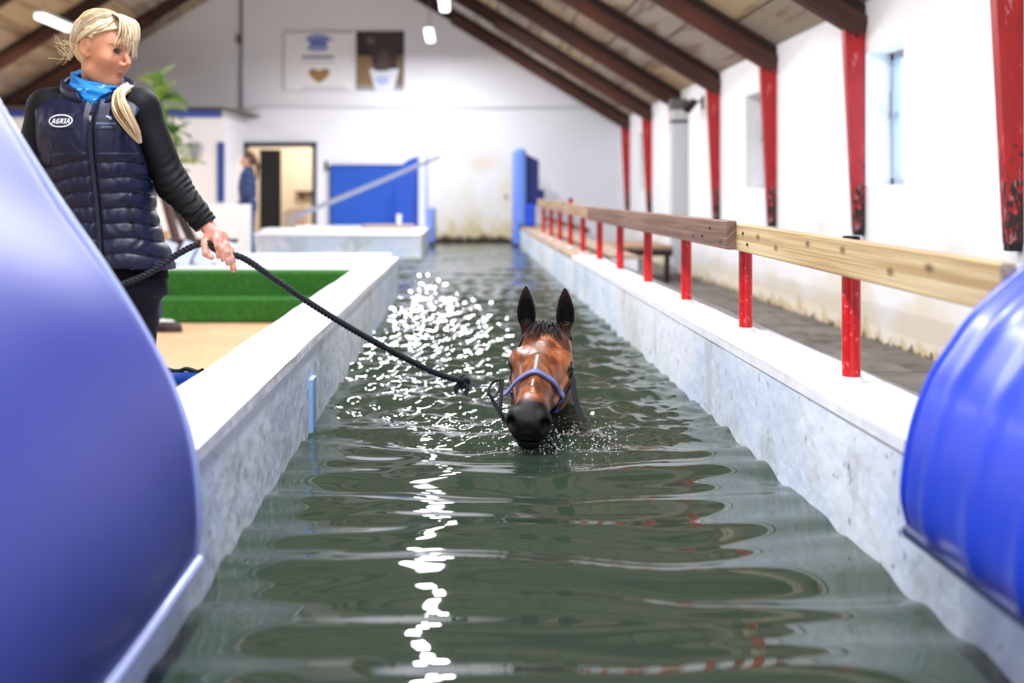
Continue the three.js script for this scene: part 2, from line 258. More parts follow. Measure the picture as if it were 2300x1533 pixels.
// ------------------------------------------------------------------ pool walls and copings
function roughBox(x0, x1, y0, y1, z0, z1, amp, seg) {        // a masonry wall: many segments along z, hand-trowelled edges
  const nx = 4, ny = 6, g = new THREE.BoxGeometry(x1 - x0, y1 - y0, z1 - z0, nx, ny, seg).translate((x0 + x1) / 2, (y0 + y1) / 2, (z0 + z1) / 2), p = g.attributes.position, uv = g.attributes.uv, n = g.attributes.normal;
  for (let i = 0; i < p.count; i++) {
    const x = p.getX(i), y = p.getY(i), z = p.getZ(i);
    const e = y > y1 - 0.001 ? 1 : 0.6;
    p.setXYZ(i, x + amp * e * (fbm(z * 3 + 7, y * 3 + x, 3) - 0.5), y + (y > y1 - 0.001 ? amp * 0.7 * (fbm(z * 2.6, x * 5, 3) - 0.5) : 0), z);
    const ax = Math.abs(n.getX(i)); uv.setXY(i, ax > 0.5 ? z : Math.abs(n.getY(i)) > 0.5 ? z : x, ax > 0.5 ? y : Math.abs(n.getY(i)) > 0.5 ? x : y);
  }
  g.computeVertexNormals(); return toFlatish(g);
}
function toFlatish(g) { return g; }
function poolWall(name, label, x0, x1, z0, z1, capOver, capMat = copingPaint) {
  const t = thing(name, label, 'pool wall');
  part('wall_face', roughBox(x0, x1, -0.15, COPE - 0.035, z0, z1, 0.012, Math.ceil((z1 - z0) * 10)), poolPaint, t);
  part('coping', roughBox(x0 - capOver, x1 + capOver, COPE - 0.035, COPE, z0, z1 + 0.0, 0.012, Math.ceil((z1 - z0) * 10)), capMat, t);
  return t;
}
poolWall('pool_wall', 'long white painted pool wall between the woman and the water', PLo, PL, -10.5, 3, 0.003);
poolWall('pool_wall', 'long white painted pool wall carrying the red rail posts', PR, PRo, -10.8, 3, 0.003);
poolWall('pool_wall', 'far tan-topped pool wall in line with the small distant rail posts', PR, PRo + 0.35, BACK + 0.01, -10.81, 0.003, tanConcrete);
{ // far left block and white platform
  const t = thing('pool_wall', 'broad white pool block in front of the blue panel and far doorway', 'pool wall');
  part('wall_face', roughBox(-3.1, PL - 0.02, -0.15, COPE - 0.03, BACK + 0.01, -16.8, 0.01, 20), poolPaint, t);
  part('coping', roughBox(-3.12, PL - 0.018, COPE - 0.03, COPE, BACK + 0.01, -16.78, 0.01, 20), copingPaint, t);
  const w = thing('platform', 'low white painted platform behind the green steps', 'platform');
  part('wall_face', roughBox(-4.6, -0.83, -0.15, 0.38, -13.4, -10.44, 0.006, 16), poolPaint, w);
  part('slab', roughBox(-4.62, -0.82, 0.38, 0.415, -13.42, -10.43, 0.006, 16), copingPaint, w);
  const k = tag(part('low_kerb', roughBox(-3.0, -2.0, COPE + 0.006, 0.59, -17.9, -17.2, 0.008, 8), copingPaint, scene), 'small raised white kerb on the broad pool block left of the boom', 'kerb');
}
tag(part('pool_basin', merge([span(-2.6, PRo, -0.3, -0.16, BACK, 3.4), span(-0.83, PRo, -0.16, 0.3, 3.0, 3.4)]), poolPaint, scene), 'painted floor and end of the pool under the water', 'pool floor').userData.kind = 'structure';
// joint strip down the left wall face
tag(part('joint_strip', rbox(0.02, 0.22, 0.11, 0.004, PL + 0.006, 0.27, -F * 0.588 / 342), M(0x8fb4e2, 0.5), scene), 'light blue vertical strip on the pool wall left of the horse', 'strip');

// ------------------------------------------------------------------ right walkway slabs
{
  const t = struct('floor_walkway', span(PRo + 0.01, WR, 0, 0.012, BACK, 3), slabMats[2]);
  let z = 2.9; while (z > BACK + 0.5) { const l = rr(0.95, 1.25), cut = PRo + 0.02 + rr(0.75, 0.95); [[PRo + 0.02, cut - 0.012], [cut, WR - 0.005]].forEach(([a, b]) => { const g = new RoundedBoxGeometry(b - a, 0.05, l - 0.02, 1, 0.008), uv = g.attributes.uv, o = rnd(); for (let i = 0; i < uv.count; i++) uv.setXY(i, uv.getX(i) + o, uv.getY(i) + o); const m = part('slab', g, slabMats[Math.floor(rnd() * 3)], t); m.position.set((a + b) / 2, 0.018 + rr(-0.004, 0.004), z - l / 2); }); z -= l; }
}
// ------------------------------------------------------------------ rail: red posts and wooden planks
const postZ = [-3.45, -4.74, -6.0, -7.24, -8.52, -9.8, -11.15, -12.46, -13.8, -15.2, -16.6];
{
  const near = [['red pipe post under the pale rail, nearest the camera', 0], ['red pipe post under the joint of pale and brown rails', 0]];
  let proto;
  postZ.forEach((z, k) => {
    const lab = k === 0 ? 'nearest red rail post, a pipe set on the white coping under the pale rail' : k === 1 ? 'red rail post just under the end of the brown rail' : `${order[k]} red rail post from the camera, a pipe on the pool coping`;
    let t;
    if (!proto) {
      t = proto = thing('rail_post', lab, 'post', 'red posts under the pool rail');
      part('pipe', new THREE.CylinderGeometry(0.027, 0.027, 0.425, 20).translate(0, 0.2125, 0), postRed, t);
      part('cap', new THREE.CylinderGeometry(0.024, 0.027, 0.012, 20).translate(0, 0.43, 0), blackMetal, t);
      part('mortar_collar', new THREE.CylinderGeometry(0.031, 0.046, 0.022, 20).translate(0, 0.008, 0), copingPaint, t);
    } else { t = proto.clone(); t.name = numbered('rail_post'); t.userData = { ...proto.userData, label: lab }; scene.add(t); }
    t.position.set(1.157, COPE, z); t.rotation.y = k; if (k === 7) t.scale.y = 1.22;
  });
  const rail = (label, z0, y0, z1, y1, x, h, m, th = 0.036) => {
    const t = thing('wooden_rail', label, 'rail', 'rails beside the pool');
    const a = V(x, EYE + y0, z0), b = V(x, EYE + y1, z1), d = b.clone().sub(a), g = new RoundedBoxGeometry(th, h, d.length(), 2, 0.006), uv = g.attributes.uv, p = g.attributes.position;
    for (let i = 0; i < uv.count; i++) uv.setXY(i, p.getZ(i), p.getY(i) + 0.5 + p.getX(i));
    const q = part('plank', g, m, t); q.position.copy(a.clone().add(b).multiplyScalar(0.5)); q.lookAt(b);
    for (const f of [0.06, 0.09]) { const s = a.clone().lerp(b, f); part('bolt', new THREE.CylinderGeometry(0.006, 0.006, 0.006, 10).rotateZ(Math.PI / 2).translate(s.x - th / 2 - 0.002, s.y + (f === 0.06 ? 0.02 : -0.02), s.z), blackMetal, t); }
  };
  rail('pale new timber rail with knots, nearest the blue pool gate', -4.68, -0.165, -2.372, -0.19, 1.118, 0.108, paleWood);
  rail('brown weathered timber rail with a dark sawn end', -4.66, -0.158, -9.9, -0.148, 1.082, 0.116, greyWood, 0.04);
  rail('short tan timber rail beyond the brown rail', -9.86, -0.145, -12.5, -0.13, 1.10, 0.11, tanWood);
  rail('farthest tan timber rail beside the distant blue gate', -12.6, -0.12, -16.9, -0.10, 1.10, 0.115, tanWood);
  rail('low tan timber crossbar between the distant red posts', -11.1, -0.33, -16.9, -0.33, 1.20, 0.05, tanWood, 0.03);
  const st = thing('bench', 'low tan wooden bench with dark legs beside the far rail posts', 'bench', null, [1.95, 0.043, -14.6]);
  part('seat', rbox(1.1, 0.05, 1.6, 0.01, 0, 0.42, 0), tanWood, st); for (const [a, b] of [[-0.5, 0.7], [0.5, 0.7], [-0.5, -0.7], [0.5, -0.7]]) part('leg', rbox(0.06, 0.4, 0.06, 0.006, a, 0.2, b), darkWood, st); part('rail', rbox(1.1, 0.08, 0.05, 0.006, 0, 0.36, 0.78), darkWood, st);
}
// ------------------------------------------------------------------ blue gates: curved plastic shells swept along the pool
function shell(profile, z0, z1, thick, rib, nz, side) {      // profile (x, y) from top to bottom; inner face ribbed along z
  const c = new THREE.CatmullRomCurve3(profile.map(([x, y]) => V(x, EYE + y, 0)), false, 'centripetal'), n = 60, pts = c.getSpacedPoints(n);
  const nor = pts.map((p, i) => { const a = pts[Math.max(0, i - 1)], b = pts[Math.min(n, i + 1)], d = b.clone().sub(a).normalize(); return V(-d.y, d.x, 0).multiplyScalar(side); });
  const Pp = [], I = [], st = nz + 1;
  for (const lay of [0, 1]) for (let i = 0; i <= n; i++) for (let k = 0; k <= nz; k++) {
    const z = mix(z0, z1, k / nz), o = lay ? thick : -rib(k / nz, i / n) * (1); const e = sstep(0, 0.03, k / nz) ;
    const ro = lay ? thick - 0.01 * (1 - e) : o + 0.008 * (1 - e);
    Pp.push(pts[i].x + nor[i].x * ro, pts[i].y + nor[i].y * ro, z);
  }
  const id = (lay, i, k) => lay * (n + 1) * st + i * st + k, quad = (a, b, c2, d, f) => f ? I.push(a, b, c2, a, c2, d) : I.push(a, c2, b, a, d, c2), s = side > 0;
  for (let i = 0; i < n; i++) for (let k = 0; k < nz; k++) { quad(id(0, i, k), id(0, i + 1, k), id(0, i + 1, k + 1), id(0, i, k + 1), s); quad(id(1, i, k), id(1, i + 1, k), id(1, i + 1, k + 1), id(1, i, k + 1), !s); }
  for (let i = 0; i < n; i++) for (const k of [0, nz]) quad(id(0, i, k), id(1, i, k), id(1, i + 1, k), id(0, i + 1, k), (k === 0) === s);
  for (let k = 0; k < nz; k++) for (const i of [0, n]) quad(id(0, i, k), id(0, i, k + 1), id(1, i, k + 1), id(1, i, k), (i === 0) === s);
  const g = new THREE.BufferGeometry(); g.setAttribute('position', new THREE.Float32BufferAttribute(Pp, 3)); g.setIndex(I); g.computeVertexNormals();
  return { g, pts, nor };
}
{
  const L = [[-1.28, 0.95], [-1.20, 0.66], [-1.09, 0.40], [-0.98, 0.2], [-0.855, 0.0], [-0.745, -0.16], [-0.665, -0.29], [-0.603, -0.415], [-0.567, -0.53], [-0.553, -0.65], [-0.562, -0.775]];
  const t = thing('pool_gate', 'big curved blue plastic guard bulging over the pool, closest to the woman', 'pool gate');
  const s = shell(L, -2.45, -0.75, 0.03, (u, v) => 0.006 * Math.sin(v * 19 + u * 5) * (0.5 + 0.5 * Math.sin(u * 9)), 70, -1);
  part('panel', s.g, gateBlueDull, t);
  part('rim', tube(s.pts.filter((_, i) => i % 3 === 0).map((p, i) => V(p.x + s.nor[i * 3].x * 0.015, p.y + s.nor[i * 3].y * 0.015, -2.45)), 0.016, 80, 10), rimWhite, t);
  part('bottom_hem', tube([V(-0.56, EYE - 0.772, -2.45), V(-0.56, EYE - 0.772, -1.6), V(-0.56, EYE - 0.772, -0.75)], 0.013, 20, 10), rimWhite, t);
  const R = [[1.46, 0.55], [1.42, 0.3], [1.33, 0.05], [1.188, -0.14], [1.155, -0.17], [1.075, -0.245], [1.027, -0.311], [0.98, -0.386], [0.943, -0.49], [0.926, -0.60], [0.926, -0.66], [0.94, -0.705]].map(([x, y]) => [x * 0.963, y * 0.963]);
  const t2 = thing('pool_gate', 'ribbed bright blue plastic guard over the pool at the pale rail end', 'pool gate');
  const s2 = shell(R, -2.36, -0.75, 0.03, (u, v) => { const f = u * 16; return 0.009 * Math.pow(0.5 + 0.5 * Math.cos(f * Math.PI * 2 * 0.62 + Math.sin(f) * 0.9), 3) * sstep(0.02, 0.08, u); }, 220, 1);
  part('panel', s2.g, gateBlue, t2);
  part('rim', tube(s2.pts.filter((_, i) => i % 3 === 0).map((p, i) => V(p.x + s2.nor[i * 3].x * 0.015, p.y + s2.nor[i * 3].y * 0.015, -2.36)), 0.014, 80, 10), gateBlue, t2);
  part('bottom_hem', tube([V(0.907, EYE - 0.682, -2.36), V(0.907, EYE - 0.682, -1.6), V(0.907, EYE - 0.682, -0.75)], 0.014, 20, 10), navyPaint, t2);
  for (const z of [-2.3, -1.3]) { part('stay', rod(V(1.285, COPE, z), V(1.36, EYE + 0.25, z), 0.02), greyMetal, t2); part('stay', rod(V(-0.80, COPE - 0.02, z + 0.15), V(-1.18, EYE + 0.5, z + 0.15), 0.02), greyMetal, t); }
  // far gates at the end of the pool
  const g1 = thing('pool_gate', 'distant blue and white padded guard where the grey boom ends', 'pool gate', null, [0, 0, -20.6]);
  const pad = (x0, x1, y0, y1, r, d) => rbox(x1 - x0, y1 - y0, d, r, (x0 + x1) / 2, EYE + (y0 + y1) / 2, -d / 2, 5);
  part('pad', pad(-0.80, -0.645, -0.55, 0.83, 0.07, 0.9), M(0xd5dcf2, 0.4), g1);
  part('lower_pad', pad(-0.645, -0.50, -0.86, -0.19, 0.06, 0.9), M(0x7e98e0, 0.4), g1);
  part('back_board', (() => { const s = new THREE.Shape([[-1.22, -0.55], [-1.22, 0.40], [-1.12, 0.55], [-0.98, 0.66], [-0.81, 0.72], [-0.81, -0.55]].map(([x, y]) => new THREE.Vector2(x, y + EYE))); return new THREE.ExtrudeGeometry(s, { depth: 0.05, bevelSize: 0.01, bevelThickness: 0.01, bevelSegments: 2 }).translate(0, 0, -0.5); })(), M(0x0a45a8, 0.45), g1);
  part('handle', rod(V(-1.16, EYE - 0.55, -0.4), V(-1.16, EYE - 0.33, -0.4), 0.035, 0.05), whitePaint, g1);
  const g2 = thing('pool_gate', 'distant blue padded guard with a dark blue stepped board behind', 'pool gate', null, [0, 0, -20.6]);
  part('pad', pad(0.905, 1.13, -0.55, 0.85, 0.08, 0.9), M(0x6f92f0, 0.4), g2); part('hanging_pad', pad(0.90, 1.008, -0.88, -0.5, 0.05, 0.9), M(0x6f92f0, 0.4), g2);
  part('stepped_board', (() => { const s = new THREE.Shape([[1.12, -0.3], [1.12, 0.76], [1.36, 0.64], [1.36, 0.12], [1.46, 0.10], [1.46, -0.16], [1.3, -0.16], [1.3, -0.5], [1.12, -0.5]].map(([x, y]) => new THREE.Vector2(x, y + EYE))); return new THREE.ExtrudeGeometry(s, { depth: 0.06, bevelSize: 0.008, bevelThickness: 0.008, bevelSegments: 2 }).translate(0, 0, -0.35); })(), M(0x14307e, 0.5), g2);
  part('lower_pad', pad(1.13, 1.29, -0.55, -0.14, 0.06, 0.4), M(0x1d50dc, 0.4), g2);
  part('red_edging', rbox(0.02, 1.1, 0.03, 0.006, 1.125, EYE + 0.2, -0.27), M(0x8c2030, 0.5), g2);
}
// boom barrier, blue panel, slab, small wall fittings
{
  const t = thing('boom_barrier', 'long grey boom pole slanting up across the blue panel', 'barrier');
  const a = V(-2.95, EYE - 0.40, -19.4), b = V(-0.38, EYE + 0.66, -19.4), d = b.clone().sub(a), c = a.clone().addScaledVector(d, 0.86);
  part('pole', rod(a, c, 0.045, 0.036, 20), M(0x9aa0b0, 0.4, { metalness: 0.3 }), t); part('tip', rod(c, b, 0.024, 0.02, 16), M(0x6f7480, 0.4, { metalness: 0.4 }), t);
  part('pivot_stand', rbox(0.2, 0.3, 0.2, 0.02, -2.9, COPE + 0.152, -19.4), M(0x9c8f84, 0.6), t);
  const w = thing('partition', 'large bright blue panel standing against the back wall', 'panel', null, [0, 0, BACK]);
  part('board', rbox(1.72, 1.13, 0.05, 0.008, -1.67, EYE + 0.015, 0.06), bluePaint, w);
  part('edging', merge([rbox(0.05, 1.13, 0.06, 0.008, -2.53, EYE + 0.015, 0.07), rbox(1.72, 0.04, 0.06, 0.008, -1.67, EYE + 0.58, 0.07)]), M(0x0c3f92, 0.5), w);
  tag(part('stone_slab', rbox(0.9, 0.07, 0.5, 0.03, -1.28, COPE + 0.03, -19.9), tanConcrete, scene), 'flat beige slab lying before the far blue panel', 'slab');
  tag(part('wall_hook', merge([rbox(0.05, 0.14, 0.05, 0.01, -2.62, EYE + 0.6, BACK + 0.02), rbox(0.07, 0.05, 0.07, 0.01, -2.61, EYE + 0.52, BACK + 0.03)]), blackMetal, scene), 'small dark fitting on the back wall beside the door', 'wall hook');
  tag(part('drain_cap', new THREE.CylinderGeometry(0.035, 0.035, 0.03, 16).rotateX(Math.PI / 2).translate(0.82, EYE + 0.0, BACK + 0.012), M(0x9b9c9c, 0.5), scene), 'small round grey cap on the end wall of the pool', 'cap');
}
// posters
function canvasMat(w, h, draw, rough = 0.6) { const c = document.createElement('canvas'); c.width = w; c.height = h; draw(c.getContext('2d'), w, h); const t = new THREE.CanvasTexture(c); t.colorSpace = THREE.SRGBColorSpace; return M(0xffffff, rough, { map: t }); }
function sheet(name, label, px0, py0, px1, py1, draw, w, h) {
  const S = 117.2, a = W(px0, py0, S), b = W(px1, py1, S), t = thing(name, label, 'poster', null, [(a.x + b.x) / 2, (a.y + b.y) / 2, BACK + 0.02]);
  part('backing', box(b.x - a.x, a.y - b.y, 0.015), whitePaint, t);
  part('print', new THREE.PlaneGeometry(b.x - a.x - 0.004, a.y - b.y - 0.004).translate(0, 0, 0.009), canvasMat(w, h, draw), t);
}
sheet('poster', 'pale poster with a blue emblem and a golden heart', 636, 70, 792, 206, (g, w, h) => {
  g.fillStyle = '#f4f4f6'; g.fillRect(0, 0, w, h); g.fillStyle = '#c9ccd4'; g.fillRect(0, 0, w, 8); g.fillRect(0, 0, 7, h); g.fillRect(0, h - 5, w, 5);
  g.fillStyle = '#7f92cf'; g.beginPath(); g.ellipse(w * 0.50, h * 0.12, w * 0.17, h * 0.07, 0, 0, 7); g.fill(); g.beginPath(); g.moveTo(w * 0.3, h * 0.12); g.lineTo(w * 0.74, h * 0.12); g.lineTo(w * 0.66, h * 0.17); g.lineTo(w * 0.36, h * 0.17); g.fill();
  g.fillStyle = '#5f74b8'; g.fillRect(w * 0.38, h * 0.16, w * 0.25, h * 0.09); g.fillStyle = '#8f9fd0'; g.beginPath(); g.ellipse(w * 0.5, h * 0.28, w * 0.16, h * 0.05, 0, 0, 7); g.fill();
  g.fillStyle = '#7a7d84'; g.fillRect(w * 0.27, h * 0.405, w * 0.46, h * 0.045); g.fillStyle = '#cfd2da'; g.fillRect(w * 0.25, h * 0.5, w * 0.5, h * 0.03);
  g.fillStyle = '#a5824e'; g.beginPath(); const X = w * 0.52, Y = h * 0.66; g.moveTo(X, Y + h * 0.2); g.bezierCurveTo(X - w * 0.26, Y + h * 0.03, X - w * 0.13, Y - h * 0.12, X, Y); g.bezierCurveTo(X + w * 0.13, Y - h * 0.12, X + w * 0.26, Y + h * 0.03, X, Y + h * 0.2); g.fill();
  g.fillStyle = '#b9bbc0'; for (let k = 0; k < 14; k++) g.fillRect(w * (0.28 + 0.045 * k), h * 0.925, w * 0.034, h * 0.03);
}, 256, 224);
sheet('poster', 'brown photo poster of a dark horse and a white bucket', 800, 70, 908, 203, (g, w, h) => {
  g.fillStyle = '#33292a'; g.fillRect(0, 0, w, h); g.fillStyle = '#8f7453'; g.fillRect(0, h * 0.42, w * 0.36, h * 0.52); g.fillStyle = '#77664c'; g.fillRect(w * 0.8, h * 0.4, w * 0.2, h * 0.5); g.fillStyle = '#9c9a98'; g.fillRect(0, h * 0.91, w, h * 0.09);
  g.fillStyle = '#433636'; g.beginPath(); g.moveTo(w * 0.1, 0); g.lineTo(w * 0.95, 0); g.quadraticCurveTo(w * 0.92, h * 0.45, w * 0.74, h * 0.68); g.lineTo(w * 0.38, h * 0.68); g.quadraticCurveTo(w * 0.33, h * 0.4, w * 0.1, 0); g.fill();
  g.fillStyle = '#5a4a48'; g.beginPath(); g.ellipse(w * 0.56, h * 0.5, w * 0.12, h * 0.2, 0.1, 0, 7); g.fill(); g.fillStyle = '#746460'; g.beginPath(); g.ellipse(w * 0.3, h * 0.16, w * 0.09, h * 0.045, 0.5, 0, 7); g.fill();
  g.fillStyle = '#e6ebf3'; g.beginPath(); g.moveTo(w * 0.27, h * 0.64); g.lineTo(w * 0.9, h * 0.64); g.lineTo(w * 0.78, h); g.lineTo(w * 0.40, h); g.fill(); g.fillStyle = '#4e403e'; g.beginPath(); g.ellipse(w * 0.54, h * 0.655, w * 0.16, h * 0.02, 0, 0, 7); g.fill();
  g.fillStyle = '#b9c6f0'; g.beginPath(); g.ellipse(w * 0.54, h * 0.83, w * 0.14, h * 0.08, 0, 0, 7); g.fill(); g.fillStyle = '#222236'; g.fillRect(w * 0.76, h * 0.55, w * 0.07, h * 0.07);
}, 208, 256);

// ------------------------------------------------------------------ left background: inner room, half wall, steps, plant, trestle
{
  const t = struct('wall_inner_room');
  part('face', span(WL, -4.2, 0, EYE + 1.5, BACK, -20.4), plaster, t);
  part('fascia', merge([rbox(4.35, 0.13, 0.05, 0.01, -6.42, EYE + 1.45, -20.37)]), M(0x3550a8, 0.6), t);
  part('roof_edge', merge([span(WL, -4.18, EYE + 1.53, EYE + 1.56, BACK, -20.2), span(-4.25, -3.9, EYE + 1.5, EYE + 1.53, BACK, -20.2)]), M(0x6a625c, 0.7), t);
  tag(part('blue_plank', rbox(0.13, 1.05, 0.05, 0.01, -4.26, EYE + 0.42, -20.36), M(0x1c4194, 0.5), scene), 'narrow blue upright plank on the white wall of the inner room', 'plank');
  const l = thing('wall_sconce', 'grey wall lamp on the white inner room wall', 'lamp', null, [-4.72, EYE + 0.82, -20.38]);
  part('shade', new THREE.CylinderGeometry(0.11, 0.06, 0.24, 20).translate(0, 0, 0.11), M(0x8d9099, 0.5), l); part('bracket', merge([rbox(0.05, 0.1, 0.12, 0.01, 0, -0.12, 0.05), rbox(0.06, 0.12, 0.02, 0.006, 0, -0.06, 0.0)]), M(0x555960, 0.5), l);
  tag(part('half_wall', rbox(2.6, 0.97, 0.35, 0.015, -4.13, 0.485, -15.3), plaster, scene), 'white waist-high half wall in front of the distant standing person', 'half wall');
  // steps covered with artificial grass
  const grassT = tex(512, 512, (u, v) => { const n = fbm(u * 70, v * 70, 2), p = fbm(u * 9, v * 9, 4); return lerp3(lerp3([0.10, 0.31, 0.07], [0.25, 0.52, 0.16], n), [0.15, 0.40, 0.10], 0.6 * p); }, true, 0.8, 0.8);
  const grass = M(0xffffff, 0.9, { map: grassT, bumpMap: grassT, bumpScale: 0.012 });
  const s = thing('steps', 'two broad steps covered with green artificial grass', 'steps');
  const st = (h, z0, z1) => { const g = new RoundedBoxGeometry(3.4, h, z1 - z0, 4, 0.03).translate(-2.55, h / 2, (z0 + z1) / 2), p = g.attributes.position, uv = g.attributes.uv, n = g.attributes.normal; for (let i = 0; i < p.count; i++) uv.setXY(i, p.getX(i), Math.abs(n.getY(i)) > 0.7 ? p.getZ(i) : p.getY(i)); return g; };
  part('step', st(0.21, -10.36, -9.85), grass, s); part('step', st(0.425, -10.42, -10.1), grass, s);
  // wooden trestle, orange crate and leaning white boards behind the steps
  const tr = thing('trestle', 'brown wooden trestle with splayed legs behind the outstretched arm', 'trestle', null, [0, 0, -12.6]);
  const w = (px, py) => { const q = W(px, py, 206); return V(q.x, q.y, 0); };
  part('leg', beam(w(372, 425).setZ(0.1), w(418, 556).setZ(0.3), 0.06, 0.09), brownWood, tr); part('leg', beam(w(372, 425).setZ(-0.1), w(422, 560).setZ(-0.4), 0.06, 0.09), darkWood, tr);
  part('leg', beam(w(340, 425).setZ(0.1), w(318, 556).setZ(0.3), 0.06, 0.09), brownWood, tr); part('leg', beam(w(340, 425).setZ(-0.1), w(318, 560).setZ(-0.4), 0.06, 0.09), darkWood, tr);
  part('top_bar', beam(w(325, 422), w(385, 428), 0.3, 0.09), darkWood, tr); part('crossbar', beam(w(312, 555).setZ(0.32), w(445, 553).setZ(0.32), 0.05, 0.07), brownWood, tr);
  part('foot', beam(w(312, 566).setZ(0.3), w(312, 566).setZ(0.3).add(V(0, 0, -0.8)), 0.09, 0.09), darkWood, tr); part('foot', beam(w(424, 566).setZ(0.3), w(424, 566).setZ(0.3).add(V(0, 0, -0.8)), 0.09, 0.09), darkWood, tr);
  tag(part('crate', merge([rbox(0.26, 0.26, 0.1, 0.012, -3.52, 0.548, -13.3)]), M(0xd08a3e, 0.6), scene), 'orange wooden crate beside the trestle leg', 'crate');
  const bench = thing('low_table', 'low dark table on the platform carrying white boards', 'table', null, [-2.9, 0.415, -11.4]);
  part('top', rbox(1.3, 0.04, 0.4, 0.01, 0, 0.22, 0), darkWood, bench); for (const x of [-0.6, -0.2, 0.2, 0.6]) part('leg', rbox(0.05, 0.2, 0.3, 0.006, x, 0.102, 0), darkWood, bench);
  ['leftmost', 'second', 'third', 'rightmost'].forEach((n, k) => { const bm = tag(part('white_board', rbox(0.13 + 0.04 * (k === 2), 0.235, 0.03, 0.01), M(0xc9d3ee, 0.55), scene), `${n} of the pale leaning boards under the woman's hand`, 'board', 'pale boards leaning behind the green steps'); bm.position.set(-2.78 + 0.19 * k, 0.415 + 0.128, -10.85 + 0.02 * k); bm.rotation.set(-0.3, 0, -0.36); });
  // plant
  const pt = thing('potted_plant', 'tall plant with broad light green leaves rising beside the shoulder', 'plant', null, [-4.12, 0, -15.95]);
  part('pot', new THREE.LatheGeometry([[0.001, 0], [0.15, 0], [0.2, 0.38], [0.215, 0.4], [0.195, 0.4], [0.18, 0.36], [0.001, 0.36]].map((q) => new THREE.Vector2(...q)), 24), M(0x74655a, 0.7), pt);
  part('stem', merge([tube([V(0, 0.36, 0), V(0.03, 1.2, 0.02), V(-0.06, 2.0, 0), V(-0.02, 2.6, 0.02)], 0.018, 20, 6), tube([V(0.02, 1.1, 0), V(0.16, 1.6, 0.04), V(0.14, 2.2, 0.1)], 0.012, 14, 6)]), brownWood, pt);
  const leafG = (() => { const P2 = [], I = [], n = 8; for (let i = 0; i <= n; i++) { const u = i / n, w2 = 0.075 * Math.sin(Math.PI * Math.pow(u, 0.8)) + 0.002; for (const s2 of [-1, 0, 1]) P2.push(s2 * w2, 0.02 * Math.abs(s2) - 0.08 * u * u, 0.26 * u); if (i) { const o = (i - 1) * 3; I.push(o, o + 1, o + 4, o, o + 4, o + 3, o + 1, o + 2, o + 5, o + 1, o + 5, o + 4); } } const g = new THREE.BufferGeometry(); g.setAttribute('position', new THREE.Float32BufferAttribute(P2, 3)); g.setIndex(I); g.computeVertexNormals(); return g; })();
  const lm = [0x9dbf58, 0x7cab50, 0xb6d078, 0x558544, 0xcfdcb4].map((c) => P(c, 0.55, { transmission: 0.3, thickness: 0, side: THREE.DoubleSide }));
  for (let k = 0; k < 64; k++) { const f = Math.pow(rnd(), 0.8), y = mix(1.35, 2.72, f), a = k * 2.4, m = part('leaf', leafG, lm[Math.floor(f > 0.5 ? rr(0, 3) : rr(1.2, 5))], pt), top = f > 0.5; m.position.set((top ? -0.05 : 0.12) + rr(-0.05, 0.05), y, rr(-0.05, 0.05)); m.rotation.set(rr(-1.1, 0.3), a, rr(-0.3, 0.3), 'YXZ'); m.scale.setScalar(rr(0.95, 1.55)); }
}
// right wall fittings: duct and spotlight
{
  const z = -15.45, t = thing('wall_duct', 'grey vertical boxed duct up the right wall with a dark strap', 'duct', null, [WR, 0, z]);
  part('casing', rbox(0.2, 2.2, 0.2, 0.02, -0.1, 1.14, 0), M(0xc3c6c9, 0.6), t); part('strap', rbox(0.22, 0.04, 0.22, 0.008, -0.1, EYE + 0.99, 0), M(0x2a2b2f, 0.5), t); part('cap', rbox(0.22, 0.14, 0.24, 0.012, -0.11, 2.3, 0), M(0x5f5c58, 0.6), t);
  const s = thing('spotlight', 'small black clamp spotlight on the white wall between red posts', 'spotlight', null, [WR, EYE + 1.13, -14.35]);
  part('lamp_head', new THREE.CylinderGeometry(0.045, 0.075, 0.16, 18).rotateX(1.1).rotateY(0.6).translate(-0.16, 0, 0), blackMetal, s); part('arm', merge([rod(V(-0.01, 0.05, 0), V(-0.14, 0.02, 0), 0.014), rod(V(-0.14, 0.02, 0), V(-0.2, -0.09, 0.04), 0.012)]), blackMetal, s); part('mount', rbox(0.02, 0.16, 0.1, 0.006, -0.012, 0.03, 0), blackMetal, s);
}
// blue tub with rope by the left coping
{
  const c = W(412, 850, 640), t = thing('blue_tub', 'blue rubber tub with a dark rope handle behind the white coping', 'tub', null, [-1.075, -0.0, -4.22]);
  part('bowl', new THREE.LatheGeometry([[0.001, 0.01], [0.14, 0], [0.15, 0.02], [0.185, 0.38], [0.2, 0.395], [0.2, 0.41], [0.182, 0.41], [0.17, 0.38], [0.13, 0.04], [0.001, 0.035]].map((q) => new THREE.Vector2(...q)), 40), M(0x0a4aa8, 0.45), t);
  const pts = []; for (let k = 0; k <= 40; k++) { const a = k * 0.13; pts.push(V(Math.cos(a) * 0.19, 0.417 + 0.005 * Math.sin(k * 1.9), Math.sin(a) * 0.19)); } part('rope_handle', tube(pts, 0.009, 160, 6), M(0x1a1c20, 0.8), t);
}
